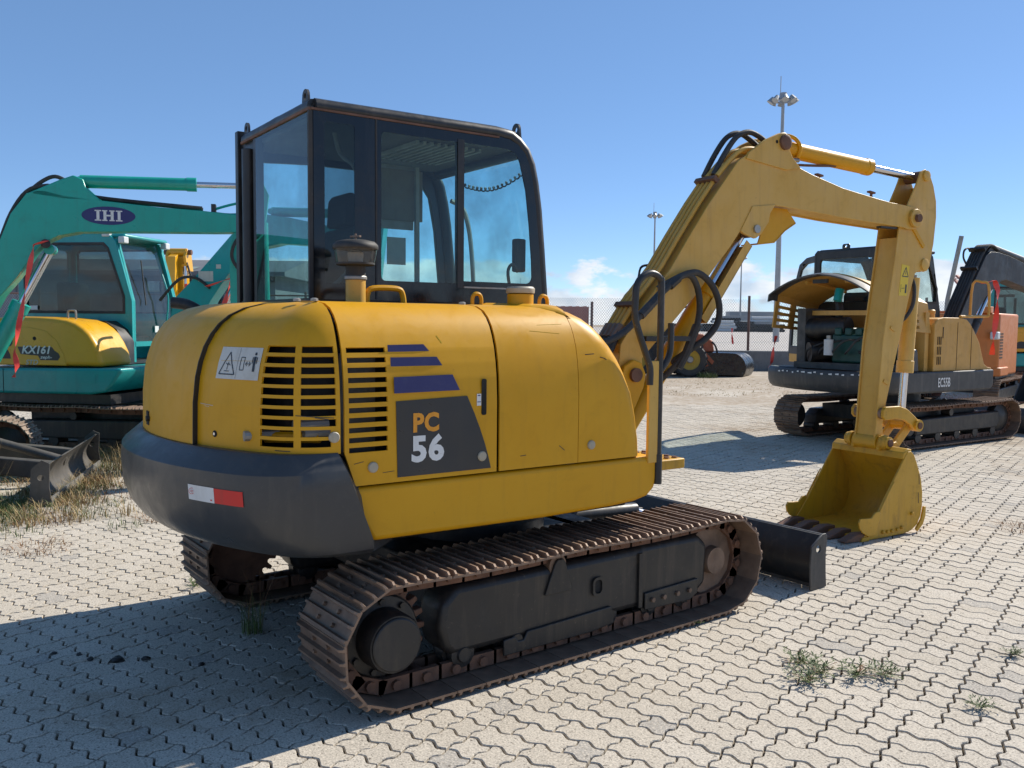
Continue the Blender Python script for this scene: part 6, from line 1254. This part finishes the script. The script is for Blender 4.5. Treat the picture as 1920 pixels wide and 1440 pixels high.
# pipe stacks
def pipes_side(label, x0, x1, rows, z0, r, dist, mat='pipe_white'):
    c0 = Vector((CAM.x, CAM.y, 0)); f = Vector((cd_.x, cd_.y, 0)).normalized()
    b = MB()
    for k in range(rows):
        for j in range(2): b.cyl(c0 + f * (dist + j * 2 * r) + RI * (x0 + .3 * ((k * 7) % 3 - 1)) + Vector((0, 0, z0 + r + k * 2 * r)), c0 + f * (dist + j * 2 * r) + RI * (x1 + .3 * ((k * 5) % 3 - 1)) + Vector((0, 0, z0 + r + k * 2 * r)), r, n=10)
    o = b.build('pipe_stack', mat); tag(o, label, 'pipes'); return o
def pipes_end(label, x0, x1, rows, z0, r, dist):
    c0 = Vector((CAM.x, CAM.y, 0)); f = Vector((cd_.x, cd_.y, 0)).normalized(); b = MB(); x = x0
    for k in range(rows):
        x = x0 + (r if k % 2 else 0)
        while x < x1:
            p = c0 + f * dist + RI * x + Vector((0, 0, z0 + r + k * 1.75 * r)); b.ring(p, p + f * 6, r * .96, r * .80, 10); x += 2 * r
    o = b.build('pipe_stack', 'pipe_dark'); tag(o, label, 'pipes'); return o
K_ = 190 / 1634.0
def X_(px): return (px - 960) * K_
pipes_side('white pipes lying sideways in four layers beyond the fence, lowest left stack', X_(1338), X_(1376), 4, .0, .31, 190)
pipes_side('white pipes on top of the dark pipe ends beyond the fence post', X_(1412), X_(1462), 2, 1.95, .36, 192)
pipes_end('dark open pipe ends just left of the white sideways pipes', X_(1318), X_(1340), 3, 0, .32, 190)
pipes_end('dark open pipe ends right behind the fence post', X_(1380), X_(1414), 4, 0, .32, 190)
pipes_end('dark open pipe ends right of the fence post, beside the raised engine cover', X_(1424), X_(1470), 3, 0, .32, 190)
pipes_end('upper layer of dark pipe ends resting on the white pipes', X_(1350), X_(1392), 2, 1.9, .32, 193)
for x0, x1, z0, z1, dd_, lb in ((1352, 1452, 0, 3.6, 205, 'long pale grey stack of slabs behind the pipe stacks'), (1362, 1466, 3.65, 4.7, 210, 'upper row of grey slabs behind the pipe stacks')):
    k = dd_ / 1634.0; c0 = Vector((CAM.x, CAM.y, 0)); f = Vector((cd_.x, cd_.y, 0)).normalized()
    sb = MB(); p = c0 + f * dd_
    for j in range(3): sb.bar(p + RI * ((x0 - 960) * k) + Vector((0, 0, z0 + (z1 - z0) * (j + .5) / 3)), p + RI * ((x1 - 960 - 4 * j) * k) + Vector((0, 0, z0 + (z1 - z0) * (j + .5) / 3)), 4, (z1 - z0) / 3 * .94)
    tag(sb.build('slab_stack', 'block_grey'), lb, 'slabs')
# warehouse at the left
c0 = Vector((CAM.x, CAM.y, 0)); f = Vector((cd_.x, cd_.y, 0)).normalized(); bo = c0 + f * 70
WH = thing('warehouse', 'long low warehouse with dark roof beyond the teal excavator', 'building', bo, 37.2)
WH.rotation_euler = (0, 0, -R(37.2))          # local y runs along the facade, local x away from it towards us
MB().box(-14, 0, -60, -19, 0, 5.0).build('wall', 'far_wall', WH); 
for k in range(20): MB().box(.0, .06, -59.5 + k * 2.0, -57.7 + k * 2.0, .3, 4.4).build('wall_panel', 'far_wall', WH)
MB().prism([(.9, 5.0), (.9, 5.35), (-7, 6.75), (-15, 5.35), (-15, 5.0)], 'y', -61, -18).build('roof', 'far_roof', WH); MB().box(.05, .8, -60, -19, 4.55, 4.98).build('eave', 'dark_void', WH)
MB().add([(.3, -30, 5.50), (.3, -25.5, 5.50), (-1.6, -25.5, 5.84), (-1.6, -30, 5.84)], [(0, 1, 2, 3)]).build('roof_light', 'far_green', WH)
# port cranes far away
def crane(loc, s, label, cw):
    c = thing('port_crane', label, 'crane', loc, cw)
    for x in (-8, 8):
        for y in (-9, 9): MB().bar((x * s, y * s, 0), (x * s, y * s * .8, 30 * s), 1.6 * s, 1.6 * s).build('leg', 'crane_grey', c)
        MB().bar((x * s, -9 * s, 14 * s), (x * s, 9 * s, 14 * s), 1.4 * s, 1.4 * s).build('portal_beam', 'crane_red', c); MB().bar((x * s, -9 * s, 1 * s), (x * s, 7.5 * s, 29 * s), 1.0 * s, 1.0 * s).build('brace', 'crane_grey', c)
    MB().bar((0, -22 * s, 31 * s), (0, 10 * s, 31 * s), 4 * s, 2.4 * s).build('girder', 'crane_red', c); MB().bar((0, 10 * s, 31 * s), (0, 40 * s, 52 * s), 3 * s, 2.0 * s).build('jib', 'crane_red', c)
    MB().bar((-3 * s, 2 * s, 31 * s), (0, 6 * s, 52 * s), 1.4 * s, 1.4 * s).build('tower', 'crane_red', c); MB().bar((3 * s, 2 * s, 31 * s), (0, 6 * s, 52 * s), 1.4 * s, 1.4 * s).build('tower', 'crane_red', c)
    for q in ((0, 22, 39.4), (0, 38, 50.6), (0, -20, 32)): MB().bar((0, 6 * s, 52 * s), (q[0], q[1] * s, q[2] * s), .5 * s, .5 * s).build('stay', 'crane_grey', c)
    return c
crane((-270, 610, 0), .72, 'red harbour crane with raised jib, far beyond the leaning post', -75)
crane((-330, 720, 0), .82, 'fainter harbour crane just left of the red one', -60)
crane((-215, 640, 0), .60, 'harbour crane seen through the raised grey boom at right', -80)
# red marker ribbons
def ribbon(label, pts, wd=.035):
    b = MB(); P_ = [Vector(p) for p in pts]; q = []
    for i in range(len(P_) - 1):
        for k in range(5): q.append(P_[i].lerp(P_[i + 1], k / 5))
    q.append(P_[-1]); v = []
    for i, p in enumerate(q):
        a = RI * math.cos(i * .35) + AW * math.sin(i * .35); v += [p - a * wd / 2, p + a * wd / 2]
    b.add(v, [(2 * i, 2 * i + 1, 2 * i + 3, 2 * i + 2) for i in range(len(q) - 1)])
    return tag(b.build('marker_ribbon', 'ribbon_red', solid=.002), label, 'ribbon')
IHM = rotz(22.4, (-5.59, -2.65, 0))
rb = [IHM @ Vector(p) for p in ((.13, 1.60, 2.21), (.15, 1.50, 2.17), (.15, 1.47, 2.02), (.15, 1.42, 1.75), (.15, 1.36, 1.45), (.15, 1.32, 1.22), (.15, 1.34, 1.10), (.15, 1.31, 1.0))]
ribbon('red ribbon tied under the IHI boom, hanging beside its cylinder rod', rb, .045)
KXM = rotz(47, KXO)
ribbon('red ribbon on the boom of the KX161 excavator, by our tail hood', [KXM @ Vector(p) for p in ((.14, 1.18, 1.92), (.14, 1.36, 1.98), (.14, 1.52, 2.02), (.14, 1.44, 1.86), (.14, 1.38, 1.65))], .06)
ECM = rotz(4, (-2.5, 8.64, 0))
ribbon('long red ribbon hanging from the grey boom in front of the orange machine', [ECM @ Vector(p) for p in ((.80, .78, 2.10), (.92, .84, 2.14), (.96, .86, 2.0), (.95, .87, 1.7), (.93, .86, 1.4), (.92, .86, 1.16))], .07)
ribbon('short red ribbon hanging at the left end of the raised engine cover', [ECM @ Vector(p) for p in ((-.86, -1.3, 1.38), (-.90, -1.3, 1.2), (-.92, -1.3, 1.02), (-.96, -1.3, .94))], .045)
ribbon('red ribbon tied on the orange loader tractor', [(-12.95, 18.35, 1.42), (-12.95, 18.35, 1.22), (-12.93, 18.38, .95)], .06)
# ================================================================ WEEDS, GRASS, DEBRIS
def blades(mb, cx, cy, n, h, spread, lean=.5, wd=.004, seg=3, flat=0.0):
    for _ in range(n):
        r = spread * math.sqrt(random.random()); a = random.uniform(0, 6.283); bx = cx + r * math.cos(a); by = cy + r * math.sin(a)
        hh = h * random.uniform(.45, 1.0); az = random.uniform(0, 6.283) if random.random() < .6 else a; le = hh * lean * random.uniform(.2, 1.3); w = wd * random.uniform(.6, 1.3)
        dx, dy = math.cos(az), math.sin(az); px, py = -dy * w / 2, dx * w / 2; v = []
        for k in range(seg + 1):
            t = k / seg; x = bx + dx * le * t * t; y = by + dy * le * t * t; z = hh * (t - .25 * lean * t * t) * (1 - flat) + .001; q = (1 - t * .92)
            v += [(x - px * q, y - py * q, z), (x + px * q, y + py * q, z)]
        mb.add(v, [(2 * k, 2 * k + 1, 2 * k + 3, 2 * k + 2) for k in range(seg)])
    return mb
def leaves(mb, cx, cy, n, spread, h, size):
    """low creeping weed: short stems radiating out, carrying small leaves"""
    for _ in range(n):
        a = random.uniform(0, 6.283); L = spread * random.uniform(.35, 1); dx, dy = math.cos(a), math.sin(a); p = []
        for k in range(5):
            t = k / 4; p.append((cx + dx * L * t + random.uniform(-.01, .01), cy + dy * L * t + random.uniform(-.01, .01), .004 + h * t * (1.2 - .6 * t) * random.uniform(.8, 1.1)))
        for k in range(4):
            x0, y0, z0 = p[k]; x1, y1, z1 = p[k + 1]; w = .0016; mb.add([(x0 - dy * w, y0 + dx * w, z0), (x0 + dy * w, y0 - dx * w, z0), (x1 + dy * w, y1 - dx * w, z1), (x1 - dy * w, y1 + dx * w, z1)], [(0, 1, 2, 3)])
        for k in range(1, 5):
            for j in range(3):
                x, y, z = p[k]; b = a + random.uniform(-1.3, 1.3); s = size * random.uniform(.6, 1.2); ux, uy = math.cos(b), math.sin(b); rz = random.uniform(-.1, .9) * s
                mb.add([(x, y, z), (x + ux * s * .5 - uy * s * .18, y + uy * s * .5 + ux * s * .18, z + rz * .6), (x + ux * s, y + uy * s, z + rz), (x + ux * s * .5 + uy * s * .18, y + uy * s * .5 - ux * s * .18, z + rz * .6)], [(0, 1, 2, 3)])
    return mb
def plant(label, mb, mat, x, y, name='weed', group=None):
    o = mb.build(name, mat, smooth=0, fix=False); o.location = (x, y, 0); return tag(o, label, 'weed', group)
def two(label, x, y, green, dry, name='weed'):
    r = thing(name, label, 'weed', (x, y, 0)); tag(green.build('leaves', 'leaf_green', r, smooth=0, fix=False), kind='stuff'); tag(dry.build('stems', 'leaf_rust', r, smooth=0, fix=False), kind='stuff'); return r
g = MB(); d_ = MB()
for x, y, s in ((0, 0, .14), (.10, .12, .13), (-.12, .02, .11), (.02, -.13, .10), (.17, .20, .10)): leaves(g, x, y, 15, s, .045, .020); leaves(d_, x, y, 5, s * .9, .03, .012)
two('spreading green weed with reddish stems in the paving, right of the near track', 1.70, .70, g, d_)
g = blades(MB(), 0, 0, 60, .24, .05, .6, .0045); d_ = blades(MB(), 0, 0, 10, .48, .05, .35, .003)
two('tall grass tuft growing behind the near track, under the counterweight', -.24, -1.12, g, d_)
for x, y, s, lb in ((2.28, .92, .07, 'small weed near the lower right corner, nearest the camera'), (2.10, 1.62, .05, 'tiny weed in the joint beyond the spreading weed'), (-1.15, -1.12, .10, 'small green weed beside the far track'), (.95, .72, .05, 'sparse weed at the front end of the near track')):
    plant(lb, leaves(MB(), 0, 0, 16, s, .035, .014), 'leaf_green', x, y)
for x, y, s, lb in ((-2.55, -1.70, .22, 'flattened dry brown grass clump at left on the sunlit paving'), (2.62, 3.9, .30, 'dry grass patch on the paving right of the bucket'), (-3.05, -.80, .18, 'thin dry weed on the paving behind the tail'), (1.0, 4.4, .2, 'dry tuft on the paving beyond the bucket')):
    plant(lb, blades(MB(), 0, 0, 150, .10, s, 1.6, .005, flat=.35), 'leaf_rust' if s != .30 else 'leaf_dry', x, y)
for k, (x, y) in enumerate(((-14.05, 18.35), (-12.7, 17.0), (-12.0, 19.6), (-15.6, 16.2))):
    plant(['green tuft of grass in front of the loader wheel', 'low weeds along the front of the black sheeted attachment', 'weeds at the right end of the sheeted attachment', 'leafy weeds at the wall left of the loader'][k], blades(MB(), 0, 0, 260, .42 if k in (0, 3) else .22, .30, .6, .012), 'hedge_green', x, y)
# overgrown strip under the left machines: nobody could count it
gs = MB(); ds = MB(); rs = MB()
for _ in range(260):
    t = random.random(); x = -3.3 - 3.4 * t + random.gauss(0, .22); y = -1.62 + 1.25 * t + random.gauss(0, .30)
    k = random.random()
    if k < .42: blades(ds, x, y, 26, random.uniform(.06, .19), .14, .9, .007)
    elif k < .72: blades(rs, x, y, 26, random.uniform(.05, .15), .13, 1.1, .007, flat=.2)
    else: blades(gs, x, y, 34, random.uniform(.05, .13), .14, .7, .006)
for _ in range(42):
    x = -3.25 - 1.3 * random.random(); y = -1.75 + random.gauss(0, .22); blades(gs, x, y, 34, .10, .13, .7, .006)
for x, y in ((-5.4, -.35), (-5.6, -.5), (-5.2, -.45), (-5.9, -.3)): blades(ds, x, y, 70, .34, .16, .7, .006)
for x, y in ((-3.75, -1.95), (-4.1, -2.0), (-3.9, -1.85)): blades(ds, x, y, 16, .85, .10, .35, .005)
tag(gs.build('grass', 'leaf_green', smooth=0, fix=False), 'short green grass growing over the paving by the rusty blade', 'grass', kind='stuff')
tag(ds.build('dry_grass', 'leaf_dry', smooth=0, fix=False), 'dry straw-coloured grass around the rusty blade', 'grass', kind='stuff')
tag(rs.build('withered_grass', 'leaf_rust', smooth=0, fix=False), 'withered brown grass between the rusty blade and the tail', 'grass', kind='stuff')
# scattered dry litter on the dirt by the fence
lt = MB()
for _ in range(260):
    u = random.random() * 22 - 6; vv = random.random() ** 1.4 * 9; p = Vector((-10.5, 12.5, 0)) + RI * u * .55 + AW * vv * 0.6 - AW * 2
    blades(lt, p.x, p.y, 9, .09, .25, 1.2, .012, flat=.3)
tag(lt.build('dry_litter', 'leaf_dry', smooth=0, fix=False), 'dry grass litter strewn over the dirty paving towards the fence', 'grass', kind='stuff')
# dark clods of dirt in the machine's shadow
def clod(x, y, s):
    b = MB(); n = 8; v = []; 
    for k, (r, z) in enumerate(((1, .0), (.95, .35), (.6, .62), (.1, .72))): v += [(s * r * math.cos(6.283 * i / n) * random.uniform(.7, 1.25), s * r * math.sin(6.283 * i / n) * random.uniform(.5, 1.0), s * z * random.uniform(.7, 1.1)) for i in range(n)]
    b.add(v, [(k * n + i, k * n + (i + 1) % n, (k + 1) * n + (i + 1) % n, (k + 1) * n + i) for k in range(3) for i in range(n)] + [tuple(3 * n + i for i in range(n))])
    o = b.build('dirt_clod', 'oil_black'); o.location = (x, y, .001); o.rotation_euler = (0, 0, random.random() * 6); return o
for k, (x, y, s) in enumerate(((-.24, -1.74, .035), (-.33, -1.83, .018), (-.42, -1.86, .016), (-.19, -1.63, .02), (-.50, -1.95, .014), (.02, -1.45, .016))):
    tag(clod(x, y, s), ['largest dark clod of dirt on the shaded paving at left', 'dark clod just left of the largest one', 'second dark clod left of the largest one', 'dark clod just right of the largest one', 'leftmost dark clod on the shaded paving', 'dark clod nearest the far right of the shaded group'][k], 'dirt', 'dirt clods on the shaded paving')
